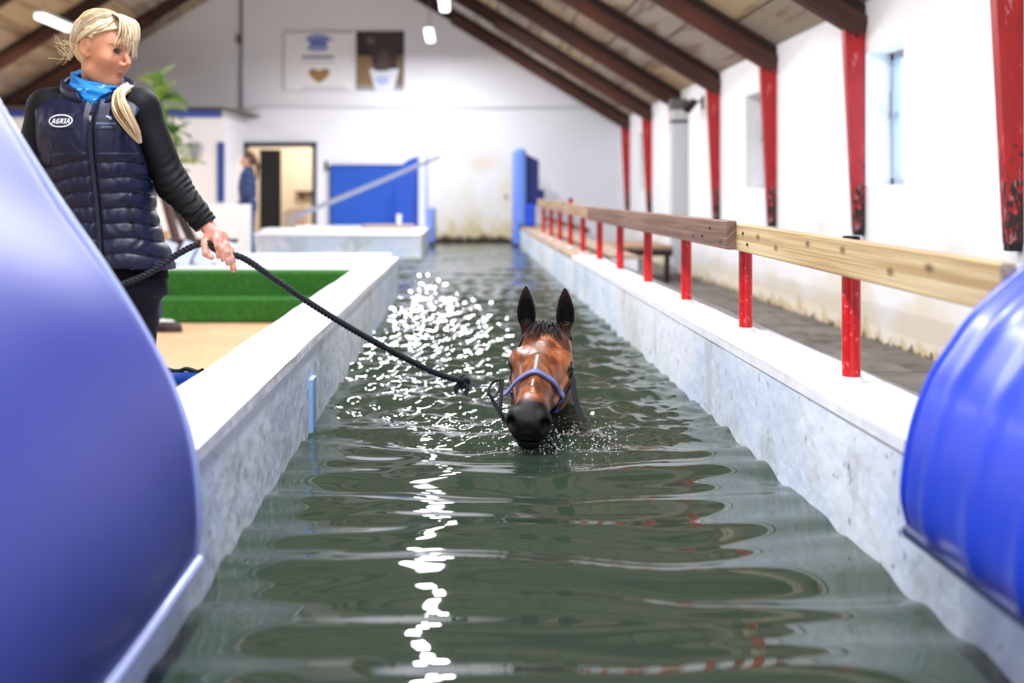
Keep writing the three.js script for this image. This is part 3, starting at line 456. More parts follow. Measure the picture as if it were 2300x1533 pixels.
// ------------------------------------------------------------------ implicit shapes: smooth unions of tapered capsules, ellipsoids and lofts, meshed with surface nets
const cap = (a, b, ra, rb = ra) => { const dx = b[0] - a[0], dy = b[1] - a[1], dz = b[2] - a[2], L = dx * dx + dy * dy + dz * dz || 1e-9; return (x, y, z) => { const px = x - a[0], py = y - a[1], pz = z - a[2], h = clamp((px * dx + py * dy + pz * dz) / L, 0, 1), qx = px - dx * h, qy = py - dy * h, qz = pz - dz * h; return Math.sqrt(qx * qx + qy * qy + qz * qz) - (ra + (rb - ra) * h); }; };
const ell = (c, r) => (x, y, z) => { const a = (x - c[0]) / r[0], b = (y - c[1]) / r[1], d = (z - c[2]) / r[2], k0 = Math.sqrt(a * a + b * b + d * d), k1 = Math.sqrt(a * a / r[0] / r[0] + b * b / r[1] / r[1] + d * d / r[2] / r[2]); return k1 < 1e-9 ? -Math.min(...r) : k0 * (k0 - 1) / k1; };
const smin = (a, b, k) => { const h = Math.max(k - Math.abs(a - b), 0) / k; return Math.min(a, b) - h * h * k * 0.25; };
const uni = (k, ...fs) => (x, y, z) => { let d = fs[0](x, y, z); for (let i = 1; i < fs.length; i++) d = smin(d, fs[i](x, y, z), k); return d; };
const cut = (k, f, ...gs) => (x, y, z) => { let d = -f(x, y, z); for (const g of gs) d = smin(d, g(x, y, z), k); return -d; };
const local = (o, X, Y, Z, f) => (x, y, z) => { const a = x - o[0], b = y - o[1], c = z - o[2]; return f(a * X[0] + b * X[1] + c * X[2], a * Y[0] + b * Y[1] + c * Y[2], a * Z[0] + b * Z[1] + c * Z[2]); };
const table = (rows) => (t) => { const n = rows.length; if (t <= rows[0][0]) return rows[0]; for (let i = 1; i < n; i++) if (t < rows[i][0]) { const a = rows[i - 1], b = rows[i], u = (t - a[0]) / (b[0] - a[0]), p = rows[Math.max(0, i - 2)], q = rows[Math.min(n - 1, i + 1)]; return a.map((v, k) => { const m0 = (b[k] - p[k]) / (b[0] - p[0] || 1) * (b[0] - a[0]), m1 = (q[k] - a[k]) / (q[0] - a[0] || 1) * (b[0] - a[0]), u2 = u * u, u3 = u2 * u; return (2 * u3 - 3 * u2 + 1) * v + (u3 - 2 * u2 + u) * m0 + (-2 * u3 + 3 * u2) * b[k] + (u3 - u2) * m1; }); } return rows[n - 1]; };
function nets(f, lo, hi, c, color) {
  const nx = Math.ceil((hi[0] - lo[0]) / c) + 1, ny = Math.ceil((hi[1] - lo[1]) / c) + 1, nz = Math.ceil((hi[2] - lo[2]) / c) + 1, val = new Float32Array(nx * ny * nz), at = (i, j, k) => (k * ny + j) * nx + i;
  for (let k = 0; k < nz; k++) for (let j = 0; j < ny; j++) for (let i = 0; i < nx; i++) val[at(i, j, k)] = (i === 0 || j === 0 || k === 0 || i === nx - 1 || j === ny - 1 || k === nz - 1) ? 0.5 * c : f(lo[0] + i * c, lo[1] + j * c, lo[2] + k * c);
  const vid = new Int32Array(nx * ny * nz).fill(-1), Pp = [], I = [], E = [[0, 1], [2, 3], [4, 5], [6, 7], [0, 2], [1, 3], [4, 6], [5, 7], [0, 4], [1, 5], [2, 6], [3, 7]], o8 = [];
  for (let q = 0; q < 8; q++) o8.push([q & 1, (q >> 1) & 1, q >> 2]);
  for (let k = 0; k < nz - 1; k++) for (let j = 0; j < ny - 1; j++) for (let i = 0; i < nx - 1; i++) {
    let m = 0; const v = []; for (let q = 0; q < 8; q++) { const w = val[at(i + o8[q][0], j + o8[q][1], k + o8[q][2])]; v.push(w); if (w < 0) m++; }
    if (m === 0 || m === 8) continue;
    let x = 0, y = 0, z = 0, n = 0; for (const [a, b] of E) if ((v[a] < 0) !== (v[b] < 0)) { const t = v[a] / (v[a] - v[b]); x += mix(o8[a][0], o8[b][0], t); y += mix(o8[a][1], o8[b][1], t); z += mix(o8[a][2], o8[b][2], t); n++; }
    vid[at(i, j, k)] = Pp.length / 3; Pp.push(lo[0] + (i + x / n) * c, lo[1] + (j + y / n) * c, lo[2] + (k + z / n) * c);
  }
  const quad = (a, b, d, e, s) => s ? I.push(a, b, d, a, d, e) : I.push(a, d, b, a, e, d);
  for (let k = 1; k < nz - 1; k++) for (let j = 1; j < ny - 1; j++) for (let i = 1; i < nx - 1; i++) {
    const s = val[at(i, j, k)] < 0;
    if (s !== val[at(i + 1, j, k)] < 0) quad(vid[at(i, j - 1, k - 1)], vid[at(i, j, k - 1)], vid[at(i, j, k)], vid[at(i, j - 1, k)], s);
    if (s !== val[at(i, j + 1, k)] < 0) quad(vid[at(i - 1, j, k - 1)], vid[at(i - 1, j, k)], vid[at(i, j, k)], vid[at(i, j, k - 1)], s);
    if (s !== val[at(i, j, k + 1)] < 0) quad(vid[at(i - 1, j - 1, k)], vid[at(i, j - 1, k)], vid[at(i, j, k)], vid[at(i - 1, j, k)], s);
  }
  const g = new THREE.BufferGeometry(), N = new Float32Array(Pp.length), e = c * 0.45; g.setAttribute('position', new THREE.Float32BufferAttribute(Pp, 3)); g.setIndex(I);
  const C = color ? new Float32Array(Pp.length) : null;
  for (let i = 0; i < Pp.length; i += 3) {
    const [x, y, z] = [Pp[i], Pp[i + 1], Pp[i + 2]]; let a = f(x + e, y, z) - f(x - e, y, z), b = f(x, y + e, z) - f(x, y - e, z), d = f(x, y, z + e) - f(x, y, z - e); const L = Math.hypot(a, b, d) || 1; N[i] = a / L; N[i + 1] = b / L; N[i + 2] = d / L;
    if (C) { const q = color(x, y, z, N[i], N[i + 1], N[i + 2]); C[i] = q[0]; C[i + 1] = q[1]; C[i + 2] = q[2]; }
  }
  g.setAttribute('normal', new THREE.BufferAttribute(N, 3)); if (C) g.setAttribute('color', new THREE.BufferAttribute(C, 3)); return g;
}
const lin = (hex) => { const c = new THREE.Color(hex); return [c.r, c.g, c.b]; };
const painted = (g, c) => { const n = g.attributes.position.count, C = new Float32Array(n * 3); for (let i = 0; i < n; i++) { C[3 * i] = c[0]; C[3 * i + 1] = c[1]; C[3 * i + 2] = c[2]; } g.setAttribute('color', new THREE.BufferAttribute(C, 3)); return g; };
const mergeC = (list) => mergeGeometries(list.map((g) => { const q = g.index ? g.toNonIndexed() : g; for (const k of Object.keys(q.attributes)) if (!['position', 'normal', 'color'].includes(k)) q.deleteAttribute(k); return q; }));
function strand(pts, r0, r1, seg = 10, rad = 4) {            // a tapering lock of hair
  const g = new THREE.TubeGeometry(new THREE.CatmullRomCurve3(pts), seg, 1, rad), p = g.attributes.position, c = new THREE.CatmullRomCurve3(pts);
  for (let i = 0; i <= seg; i++) { const q = c.getPointAt(i / seg), r = mix(r0, r1, Math.pow(i / seg, 1.5)); for (let k = 0; k <= rad; k++) { const a = i * (rad + 1) + k; p.setXYZ(a, q.x + (p.getX(a) - q.x) * r, q.y + (p.getY(a) - q.y) * r, q.z + (p.getZ(a) - q.z) * r); } }
  return g;
}
function twistedRope(pts, r, pitch, sectors = 6) {           // three strands laid round each other
  const c = new THREE.CatmullRomCurve3(pts, false, 'centripetal'), L = c.getLength(), n = Math.ceil(L / pitch * 9), fr = c.computeFrenetFrames(n), out = [];
  for (let s = 0; s < 3; s++) { const q = []; for (let i = 0; i <= n; i++) { const p = c.getPointAt(i / n), a = i / n * L / pitch * 2 * Math.PI + s * 2.0944; q.push(p.addScaledVector(fr.normals[i], Math.cos(a) * r * 0.52).addScaledVector(fr.binormals[i], Math.sin(a) * r * 0.52)); } out.push(tube(q, r * 0.56, n, sectors)); }
  return merge(out);
}
const toSurface = (f, p, d, far = 0.4) => { let t = 0; for (let i = 0; i < 90; i++) { const q = f(p.x + d.x * t, p.y + d.y * t, p.z + d.z * t); if (q < 0.0006) break; t += Math.max(q * 0.6, 0.0005); if (t > far) break; } return p.clone().addScaledVector(d, t); };

// a standing person in plain clothes, seen small: one continuous skin body with jacket, trousers, shoes and hair over it
function plainPerson(label, pos, turn, H, cols, stride = 0.06) {
  const k = H / 1.7, s = (a) => a.map((v) => v * k), t = thing('person', label, 'person', null, pos, turn), C = (a, b, ra, rb) => cap(s(a), s(b), ra * k, rb * k), Q = (c, r) => ell(s(c), s(r));
  const arm = (d, m) => { const sh = [0.17 * m, 1.38, 0], el = [0.22 * m, 1.10, -0.03], wr = [0.2 * m, 0.88, 0.09]; return [C(sh, el, 0.05 + d, 0.042 + d), C(el, wr, 0.042 + d, 0.03 + d)]; };
  const leg = (d, m) => [C([0.08 * m, 0.88, 0], [0.09 * m, 0.48, 0.02 + stride * m * 0.5], 0.085 + d, 0.055 + d), C([0.09 * m, 0.48, 0.02 + stride * m * 0.5], [0.09 * m, 0.07, stride * m - 0.02], 0.055 + d, 0.042 + d)];
  const torso = (d) => [C([-0.1, 1.36, 0], [0.1, 1.36, 0], 0.075 + d, 0.075 + d), Q([0, 1.2, 0.005], [0.165 + d, 0.24, 0.115 + d]), Q([0, 0.95, 0], [0.16 + d, 0.16, 0.12 + d])];
  const head = uni(0.03 * k, Q([0, 1.6, -0.005], [0.072, 0.1, 0.092]), Q([0, 1.54, 0.035], [0.052, 0.07, 0.055]), C([0, 1.585, 0.09], [0, 1.56, 0.108], 0.008, 0.012), C([0, 1.5, -0.01], [0, 1.38, -0.025], 0.05, 0.055), Q([0.073, 1.575, -0.01], [0.01, 0.03, 0.018]), Q([-0.073, 1.575, -0.01], [0.01, 0.03, 0.018]));
  const hand = (m) => [C([0.2 * m, 0.88, 0.09], [0.195 * m, 0.80, 0.11], 0.028, 0.032), C([0.195 * m, 0.80, 0.11], [0.19 * m, 0.73, 0.125], 0.03, 0.016), C([0.19 * m, 0.84, 0.125], [0.185 * m, 0.79, 0.15], 0.012, 0.01)];
  const skin = uni(0.025 * k, head, ...torso(-0.02), ...arm(-0.012, 1), ...arm(-0.012, -1), ...leg(-0.012, 1), ...leg(-0.012, -1), ...hand(1), ...hand(-1));
  const B = [[-0.34 * k, 0.02, -0.22 * k], [0.34 * k, 1.74 * k, 0.24 * k]];
  const sk = lin(cols.skin), dark = lin(0x3a2420);
  part('body', nets(skin, ...B, 0.012, (x, y, z) => (Math.abs(y - 1.585 * k) < 0.012 * k && Math.abs(Math.abs(x) - 0.03 * k) < 0.014 * k && z > 0.06 * k ? dark : sk)), P(0xffffff, 0.5, { vertexColors: true }), t);
  const wr = (x, y, z) => 0.006 * Math.sin(y * 60 + 3 * Math.sin(x * 20)) * Math.sin(z * 17 + x * 9);
  const coat = uni(0.04 * k, ...torso(0.012), ...arm(0.008, 1), ...arm(0.008, -1), C([0, 1.42, -0.01], [0, 1.45, -0.015], 0.075, 0.07));
  part('jacket', nets((x, y, z) => Math.max(coat(x, y, z) + wr(x, y, z), 0.84 * k - y), ...B, 0.012), M(cols.jacket, 0.7), t);
  const tr = uni(0.03 * k, ...leg(0.006, 1), ...leg(0.006, -1), Q([0, 0.9, 0], [0.155, 0.13, 0.115]));
  part('trousers', nets((x, y, z) => Math.max(tr(x, y, z) + wr(x, y, z) * 0.7, y - 0.95 * k), ...B, 0.012), M(cols.trousers, 0.8), t);
  for (const m of [1, -1]) {
    const z0 = stride * m - 0.02, up = uni(0.03 * k, C([0.09 * m, 0.075, z0 - 0.02], [0.09 * m, 0.06, z0 + 0.12], 0.048, 0.042), C([0.09 * m, 0.05, z0 + 0.12], [0.09 * m, 0.043, z0 + 0.19], 0.04, 0.03));
    const sh = part('shoe', nets((x, y, z) => Math.max(up(x, y, z), 0.022 - y), [0.02 * m - 0.06 + (m > 0 ? 0.03 : -0.1), 0, z0 - 0.1], [0.02 * m + 0.06 + (m > 0 ? 0.1 : -0.03), 0.15, z0 + 0.25], 0.006, (x, y, z) => lin(y > 0.085 && z > z0 + 0.02 ? 0xe8e4e2 : cols.shoe)), M(0xffffff, 0.7, { vertexColors: true }), t);
    part('sole', nets((x, y, z) => Math.max(up(x, 0.04, z) - 0.004, Math.abs(y - 0.012 - 0.25 * Math.pow(Math.max(0, z - z0 - 0.1), 2)) - 0.012), [0.09 * m * k - 0.08, -0.005, z0 - 0.1], [0.09 * m * k + 0.08, 0.05, z0 + 0.26], 0.006), M(0x4a3328, 0.8), sh);
  }
  const hr = uni(0.02 * k, (x, y, z) => Math.max(Q([0, 1.605, -0.015], [0.083, 0.108, 0.1])(x, y, z), (z - 0.045 * k) + (1.63 * k - y) * 0.9, (1.5 * k - y)), C([0, 1.62, -0.1], [0, 1.50, -0.14], 0.03, 0.028), C([0, 1.50, -0.14], [0, 1.30, -0.13], 0.028, 0.012));
  part('hair', nets((x, y, z) => hr(x, y, z) + 0.003 * Math.sin(x * 160 + y * 40), ...B, 0.01), M(cols.hair, 0.6), t);
  return t;
}
plainPerson('far person in a navy jacket and jeans facing away from the doorway', [-3.05, 0, -16.4], -Math.PI / 2, 1.7, { skin: 0xd9a78e, jacket: 0x2a3c6c, trousers: 0x2c4a86, shoe: 0x2a2a2e, hair: 0x5b3a30 }, 0.05);
plainPerson('person in grey jacket and sneakers, mostly hidden behind the blonde woman', [-2.54, 0, -9.12], Math.PI / 2, 1.58, { skin: 0xd9a78e, jacket: 0x3c3c42, trousers: 0x2a3560, shoe: 0x4a3f42, hair: 0x4a332a }, 0.13);

// ------------------------------------------------------------------ the blonde woman
{
  const t = thing('person', 'blonde woman in quilted navy vest and blue scarf holding the lead rope', 'person', null, [-1.167, 0, -3.768]);
  const skinMat = P(0xffffff, 0.48, { vertexColors: true, sheen: 0.2 });
  // head, in its own axes: x to her left, y up, z forward
  const HO = [0.0, 1.549, 0.02], yaw = 1.2, pit = -0.22, f = [Math.sin(yaw) * Math.cos(pit), Math.sin(pit), Math.cos(yaw) * Math.cos(pit)], l = [Math.cos(yaw), 0, -Math.sin(yaw)], u = [f[1] * l[2] - f[2] * l[1], f[2] * l[0] - f[0] * l[2], f[0] * l[1] - f[1] * l[0]];
  const hp = (x, y, z) => V(HO[0] + l[0] * x + u[0] * y + f[0] * z, HO[1] + l[1] * x + u[1] * y + f[1] * z, HO[2] + l[2] * x + u[2] * y + f[2] * z);
  const both = (fn) => [fn(1), fn(-1)];
  let face = uni(0.03, ell([0, 0.03, -0.012], [0.071, 0.088, 0.094]), ell([0, -0.03, 0.025], [0.057, 0.078, 0.064]), ell([0, -0.088, 0.058], [0.026, 0.022, 0.024]), cap([-0.045, -0.07, 0.005], [-0.018, -0.096, 0.05], 0.016, 0.014), cap([0.045, -0.07, 0.005], [0.018, -0.096, 0.05], 0.016, 0.014), ...both((m) => ell([0.037 * m, -0.022, 0.06], [0.024, 0.022, 0.02])), cap([-0.03, 0.03, 0.079], [0.03, 0.03, 0.079], 0.012));
  face = cut(0.016, face, ...both((m) => ell([0.031 * m, 0.012, 0.094], [0.017, 0.0105, 0.018])));
  face = uni(0.009, face, cap([0, 0.018, 0.085], [0, -0.022, 0.108], 0.007, 0.009), ...both((m) => ell([0.011 * m, -0.03, 0.096], [0.008, 0.007, 0.010])));
  face = cut(0.004, face, ...both((m) => ell([0.008 * m, -0.038, 0.1], [0.0045, 0.004, 0.006])));
  face = uni(0.006, face, cap([-0.019, -0.0585, 0.074], [0.019, -0.0585, 0.074], 0.005), cap([-0.006, -0.057, 0.0825], [0.006, -0.057, 0.0825], 0.005), cap([-0.014, -0.0685, 0.077], [0.014, -0.0685, 0.077], 0.0058), ...both((m) => ell([0.031 * m, 0.011, 0.073], [0.0145, 0.0125, 0.0125])));
  face = cut(0.003, face, cap([-0.024, -0.0632, 0.086], [0.024, -0.0632, 0.086], 0.002));
  const ear = (m) => cut(0.006, uni(0.006, ell([0.073 * m, 0.004, -0.014], [0.010, 0.031, 0.019]), ell([0.07 * m, -0.022, -0.006], [0.008, 0.012, 0.011])), ell([0.083 * m, 0.006, -0.010], [0.007, 0.02, 0.011]));
  face = uni(0.012, face, ear(1), ear(-1));
  const headF = uni(0.025, local(HO, l, u, f, face), cap([-0.02, 1.52, -0.005], [-0.035, 1.38, -0.02], 0.05, 0.056));
  const sk = lin(0xcd8e68), pink = lin(0xc6745f), lipc = lin(0xa3544b), brow = lin(0x7d5a41), dk = lin(0x33221e), sk2 = lin(0xc58260);
  const headG = nets(headF, [-0.16, 1.38, -0.14], [0.19, 1.70, 0.2], 0.0036, (x, y, z) => {
    const a = x - HO[0], b = y - HO[1], c = z - HO[2], X = a * l[0] + b * l[1] + c * l[2], Y = a * u[0] + b * u[1] + c * u[2], Z = a * f[0] + b * f[1] + c * f[2], ax = Math.abs(X);
    let col = lerp3(sk, sk2, fbm(X * 60 + 9, Y * 60 + 9, 3));
    if (Z > 0.05) { const dd = Math.hypot((ax - 0.04) / 0.02, (Y + 0.028) / 0.018); col = lerp3(col, pink, 0.35 * (1 - sstep(0.2, 1.1, dd))); if (Y < -0.012 && Y > -0.04 && ax < 0.016) col = lerp3(col, pink, 0.35); }
    if (Z > 0.065) col = lerp3(col, lipc, 0.75 * (1 - sstep(0.75, 1.05, Math.hypot(X / 0.023, (Y + 0.0632) / 0.0105))));
    if (Z > 0.055 && Math.hypot((ax - 0.032) / 0.021, (Y - 0.0335 + Math.abs(ax - 0.028) * 0.25) / 0.0042) < 1) col = brow;
    if (Z > 0.06) { const e = Math.hypot((ax - 0.031) / 0.0155, (Y - 0.0115) / 0.0085); if (e < 1) col = e > 0.55 || Y > 0.0155 ? dk : (Math.abs(ax - 0.033) < 0.0065 ? lin(0x3a3a40) : lin(0xd8cfc8)); }
    return col;
  });
  // hands, arms and the rest of the skin body
  const K = [[0.386, 0.944, 0.122], [0.402, 0.936, 0.128], [0.418, 0.924, 0.128], [0.432, 0.910, 0.122]], wrist = [0.352, 0.982, 0.07], hf = [];
  K.forEach((k, i) => { hf.push(cap(wrist, k, 0.019, 0.0125)); const r = [0.0082, 0.0092, 0.0095, 0.0092][i]; if (i < 3) { const a = [k[0] + 0.012, k[1] - 0.022, k[2] + 0.021], b = [a[0] + 0.004, a[1] - 0.024, a[2] + 0.001], c = [b[0] - 0.006, b[1] - 0.010, b[2] - 0.02]; hf.push(cap(k, a, 0.0118, r), cap(a, b, r, r * 0.95), cap(b, c, r * 0.95, r * 0.8)); } else { const a = [k[0] + 0.011, k[1] - 0.028, k[2] + 0.022], b = [a[0] + 0.005, a[1] - 0.028, a[2] + 0.002], c = [b[0] + 0.002, b[1] - 0.022, b[2] - 0.006]; hf.push(cap(k, a, 0.0115, r), cap(a, b, r, r * 0.92), cap(b, c, r * 0.92, r * 0.75)); } });
  hf.push(cap([0.362, 0.965, 0.09], [0.354, 0.928, 0.122], 0.0155, 0.0125), cap([0.354, 0.928, 0.122], [0.362, 0.900, 0.142], 0.0125, 0.0105), cap([0.362, 0.900, 0.142], [0.380, 0.888, 0.146], 0.0105, 0.0085), ell([0.392, 0.945, 0.108], [0.034, 0.03, 0.018]));
  const handF = uni(0.0075, ...hf, cap([0.30, 1.035, 0.05], wrist, 0.027, 0.0235));
  const handCol = (x, y, z) => lerp3(lin(0xd49a85), lin(0xc27a68), sstep(0.35, 0.75, fbm(x * 90, y * 90 + z * 60, 3)));
  const handG = nets(handF, [0.29, 0.84, 0.0], [0.475, 1.06, 0.175], 0.003, handCol);
  const rh = [-0.12, 0.78, 0.14], rhF = [cap([-0.25, 1.06, 0.05], [-0.15, 0.83, 0.12], 0.034, 0.026), ell([-0.13, 0.80, 0.135], [0.04, 0.045, 0.02])]; for (let i = 0; i < 4; i++) { const a = [-0.115 - 0.017 * i, 0.775 - 0.004 * i, 0.15], b = [a[0] + 0.01, a[1] - 0.03, a[2] + 0.015], c = [b[0] - 0.004, b[1] - 0.012, b[2] - 0.025]; rhF.push(cap([a[0] - 0.01, a[1] + 0.03, 0.14], a, 0.012, 0.01), cap(a, b, 0.0095, 0.009), cap(b, c, 0.009, 0.008)); } rhF.push(cap([-0.1, 0.82, 0.14], [-0.085, 0.785, 0.16], 0.013, 0.01));
  const rhandG = nets(uni(0.008, ...rhF), [-0.28, 0.70, 0.02], [-0.05, 1.10, 0.21], 0.004, handCol);
  const legs = (d) => [cap([0.095, 0.82, 0], [0.098, 0.47, 0.02], 0.086 + d, 0.058 + d), cap([0.098, 0.47, 0.02], [0.09, 0.08, -0.02], 0.058 + d, 0.042 + d), cap([-0.04, 0.82, 0], [-0.09, 0.47, 0.03], 0.086 + d, 0.058 + d), cap([-0.09, 0.47, 0.03], [-0.12, 0.08, 0.0], 0.058 + d, 0.042 + d)];
  const S1 = [0.115, 1.365, 0], E1 = [0.222, 1.118, 0.0], S0 = [-0.185, 1.365, 0], E0 = [-0.26, 1.08, 0.03];
  const arms = (d) => [cap(S1, E1, 0.055 + d, 0.043 + d), cap(E1, [0.345, 0.988, 0.066], 0.044 + d, 0.030 + d), cap(S0, E0, 0.055 + d, 0.045 + d), cap(E0, [-0.16, 0.85, 0.115], 0.044 + d, 0.032 + d)];
  const tor = table([[0.78, 0.045, 0.165, 0.115], [0.88, 0.032, 0.152, 0.112], [0.96, 0.014, 0.138, 0.105], [1.05, 0.0, 0.130, 0.102], [1.15, -0.014, 0.142, 0.108], [1.25, -0.024, 0.152, 0.118], [1.32, -0.03, 0.150, 0.110], [1.37, -0.034, 0.108, 0.08], [1.40, -0.034, 0.07, 0.06], [1.43, -0.034, 0.05, 0.05]]);
  const torso = (d) => (x, y, z) => { const r = tor(clamp(y, 0.78, 1.43)), a = Math.abs(x - r[1]) / (r[2] + d), b = Math.abs(z) / (r[3] + d), q = Math.pow(Math.pow(a, 2.4) + Math.pow(b, 2.4), 1 / 2.4); return Math.max((q - 1) * Math.min(r[2], r[3]), y - 1.45, 0.76 - y); };
  const bodyF = uni(0.02, torso(-0.02), ...arms(-0.012), ...legs(-0.012), cap([0.0, 0.8, 0], [0.06, 0.8, 0], 0.1));
  const bodyG = nets((x, y, z) => (y > 1.405 ? 1 : bodyF(x, y, z)), [-0.36, 0.02, -0.17], [0.33, 1.42, 0.17], 0.013, () => sk);
  part('body', mergeC([bodyG, headG, handG, rhandG]), skinMat, t);
  // black sleeves with folds
  const sl = uni(0.03, ...arms(0.006), cap(S1, [0.03, 1.38, 0], 0.06, 0.06), cap(S0, [-0.1, 1.38, 0], 0.06, 0.06));
  const fold = (x, y, z) => { const s1 = clamp(((x - 0.17) * 0.62 - (y - 1.22) * 0.78) / 0.36, 0, 1); return x > 0.1 ? -0.0085 * s1 * Math.pow(0.5 + 0.5 * Math.sin(((x - z * 0.5) * 0.62 - y * 0.78) * 270 + 2.2 * Math.sin(x * 60 + z * 50)), 1.5) : 0; };
  const slF = (x, y, z) => Math.max(sl(x, y, z) + fold(x, y, z), (x > 0.1 ? (x - 0.352) * 0.62 - (y - 0.986) * 0.78 + 0.006 : -1), Math.abs(x + 0.035) < 0.07 ? 1 : -1);
  part('shirt', nets(slF, [-0.36, 0.8, -0.1], [0.40, 1.46, 0.19], 0.0058), P(0x07080c, 0.66, { specularIntensity: 0.5 }), t);
  // trousers
  const trF = uni(0.03, ...legs(0.004), torso(-0.004), cap([0.0, 0.82, 0], [0.075, 0.82, 0], 0.105));
  part('trousers', nets((x, y, z) => Math.max(trF(x, y, z) + 0.003 * Math.sin(y * 70 + x * 30) * Math.sin(z * 40), y - 0.90), [-0.2, 0.03, -0.15], [0.24, 0.92, 0.15], 0.008), P(0x0d101b, 0.75, { specularIntensity: 0.4 }), t);
  part('belt_hem', nets((x, y, z) => Math.max(torso(0.004)(x, y, z), Math.abs(y - 0.845) - 0.035), [-0.17, 0.79, -0.16], [0.25, 0.9, 0.16], 0.008), P(0x060609, 0.85, { specularIntensity: 0.3 }), t);
  for (const [x, z] of [[0.09, -0.02], [-0.12, 0]]) part('shoe', nets((a, b, c) => Math.max(uni(0.03, cap([x, 0.07, z - 0.02], [x, 0.055, z + 0.12], 0.046, 0.042), cap([x, 0.05, z + 0.12], [x, 0.04, z + 0.19], 0.04, 0.028))(a, b, c), 0.004 - b), [x - 0.07, -0.004, z - 0.1], [x + 0.07, 0.13, z + 0.24], 0.007), M(0x24242a, 0.7), t);
  // quilted vest
  const vestBase = uni(0.04, torso(0.022), cap([-0.165, 1.34, 0], [-0.08, 1.372, -0.01], 0.062, 0.055), cap([0.095, 1.34, 0], [0.01, 1.372, -0.01], 0.062, 0.055), cap([-0.13, 1.29, 0], [0.07, 1.29, 0], 0.09));
  const zipX = (y) => y > 1.2 ? mix(0.002, -0.003, clamp((y - 1.2) / 0.14, 0, 1)) : mix(0.034, 0.002, clamp((y - 0.84) / 0.36, 0, 1));
  const hole = (m) => (x, y, z) => { const c = m > 0 ? 0.132 : -0.205, q = Math.hypot((x - c) / 0.05, (y - 1.27) / 0.12); return (q - 1) * 0.05; };
  const vestF = (x, y, z) => {
    const yy = y + 0.012 * (x - zipX(y)) * (x - zipX(y)) / 0.02 + 0.004 * Math.sin(x * 40) - 0.02 * (x - 0.02), ph = (yy - 0.85) / 0.0485, zc = z > 0 ? sstep(0.004, 0.022, Math.abs(x - zipX(y))) : 1;
    const puff = y < 1.215 ? 0.0082 * Math.pow(Math.abs(Math.sin(Math.PI * ph)), 0.5) : 0.006;
    const cr = 0.0012 * Math.sin(x * 170 + 11 * noise2(x * 22 + 5, y * 20) + y * 30) * noise2(x * 30 + 3, y * 26 + 7) + 0.0012 * (noise2(x * 70 + 3, y * 45 + 9) - 0.5);
    let d = vestBase(x, y, z) - puff * zc - cr * zc;
    d = Math.max(d, 0.853 - y + 0.10 * (x - 0.03) * -0.6, Math.min(0.098 - Math.hypot(x + 0.024, z), (y - 1.335) * 0.8 + z * 0.3));
    const out = m => 0; return Math.max(d, x - (y > 1.14 ? 0.118 + 0.03 * sstep(1.3, 1.14, y) * 1.2 + 0.028 * sstep(1.30, 1.39, y) : 0.30), -(x + (y > 1.1 ? 0.19 + 0.02 * sstep(1.3, 1.39, y) : 0.3)));
  };
  const collarF = (x, y, z) => { const a = x + 0.022, b = z, r = Math.hypot(a, b * 1.04), tl = y + 0.10 * a + 0.36 * b, R = 0.104 + 0.12 * clamp(tl - 1.40, -0.05, 0.05) + 0.0028 * Math.sin(tl * 160), gap = z > 0 ? 0.006 + 0.62 * Math.max(0, tl - 1.372) - Math.abs(x + 0.006) : -1; return Math.max(Math.abs(r - R) - 0.0085, Math.abs(tl - 1.402) - 0.05, gap) * 0.9; };
  const vestMat = P(0x0d1330, 0.48, { specularIntensity: 0.75 });
  const vest = part('vest', nets(vestF, [-0.25, 0.82, -0.17], [0.24, 1.46, 0.18], 0.0046), vestMat, t);
  part('collar', nets(collarF, [-0.16, 1.29, -0.14], [0.12, 1.52, 0.14], 0.0042), vestMat, vest);
  const onVest = (x, y, off) => toSurface(vestF, V(x, y, 0.26), V(0, 0, -1)).add(V(0, 0, off));
  const zp = []; for (let i = 0; i <= 30; i++) { const y = mix(1.345, 0.858, i / 30); zp.push(onVest(zipX(y), y, 0.002)); }
  part('zip', ribbon(zp, zp.map(() => V(0, 0, 1)), 0.013, 0.006), M(0x0a0d1c, 0.4), vest);
  const pull = (x, y) => { const q = onVest(x, y, 0.006); return merge([rbox(0.008, 0.016, 0.006, 0.002, q.x, q.y, q.z), rbox(0.006, 0.022, 0.003, 0.001, q.x, q.y - 0.02, q.z + 0.001)]); };
  part('zip_pull', pull(-0.003, 1.325), M(0xc9b3a4, 0.3, { metalness: 0.7 }), vest); part('zip_pull', pull(0.033, 0.872), M(0x8a8a92, 0.3, { metalness: 0.7 }), vest); part('zip_pull', pull(-0.112, 1.055), M(0xc8c8cc, 0.3, { metalness: 0.7 }), vest);
  const pocket = []; for (let i = 0; i <= 8; i++) pocket.push(onVest(0.105 + 0.022 * i / 8, 1.07 - 0.10 * i / 8, 0.0015)); part('pocket_seam', ribbon(pocket, pocket.map(() => V(0, 0, 1)), 0.009, 0.004), M(0x090c18, 0.5), vest);
  const patch = (cx, cy, w, h, draw, cw, ch, name, label) => { const n = 14, Pp = [], uv = [], I = []; for (let j = 0; j <= n; j++) for (let i = 0; i <= n; i++) { const q = onVest(cx + w * (i / n - 0.5), cy + h * (j / n - 0.5), 0.0022); Pp.push(q.x, q.y, q.z); uv.push(i / n, j / n); if (i < n && j < n) { const o = j * (n + 1) + i; I.push(o, o + 1, o + n + 2, o, o + n + 2, o + n + 1); } } const g = new THREE.BufferGeometry(); g.setAttribute('position', new THREE.Float32BufferAttribute(Pp, 3)); g.setAttribute('uv', new THREE.Float32BufferAttribute(uv, 2)); g.setIndex(I); g.computeVertexNormals(); const m = part(name, g, canvasMat(cw, ch, draw, 0.6), vest); if (label) m.userData.label = label; };
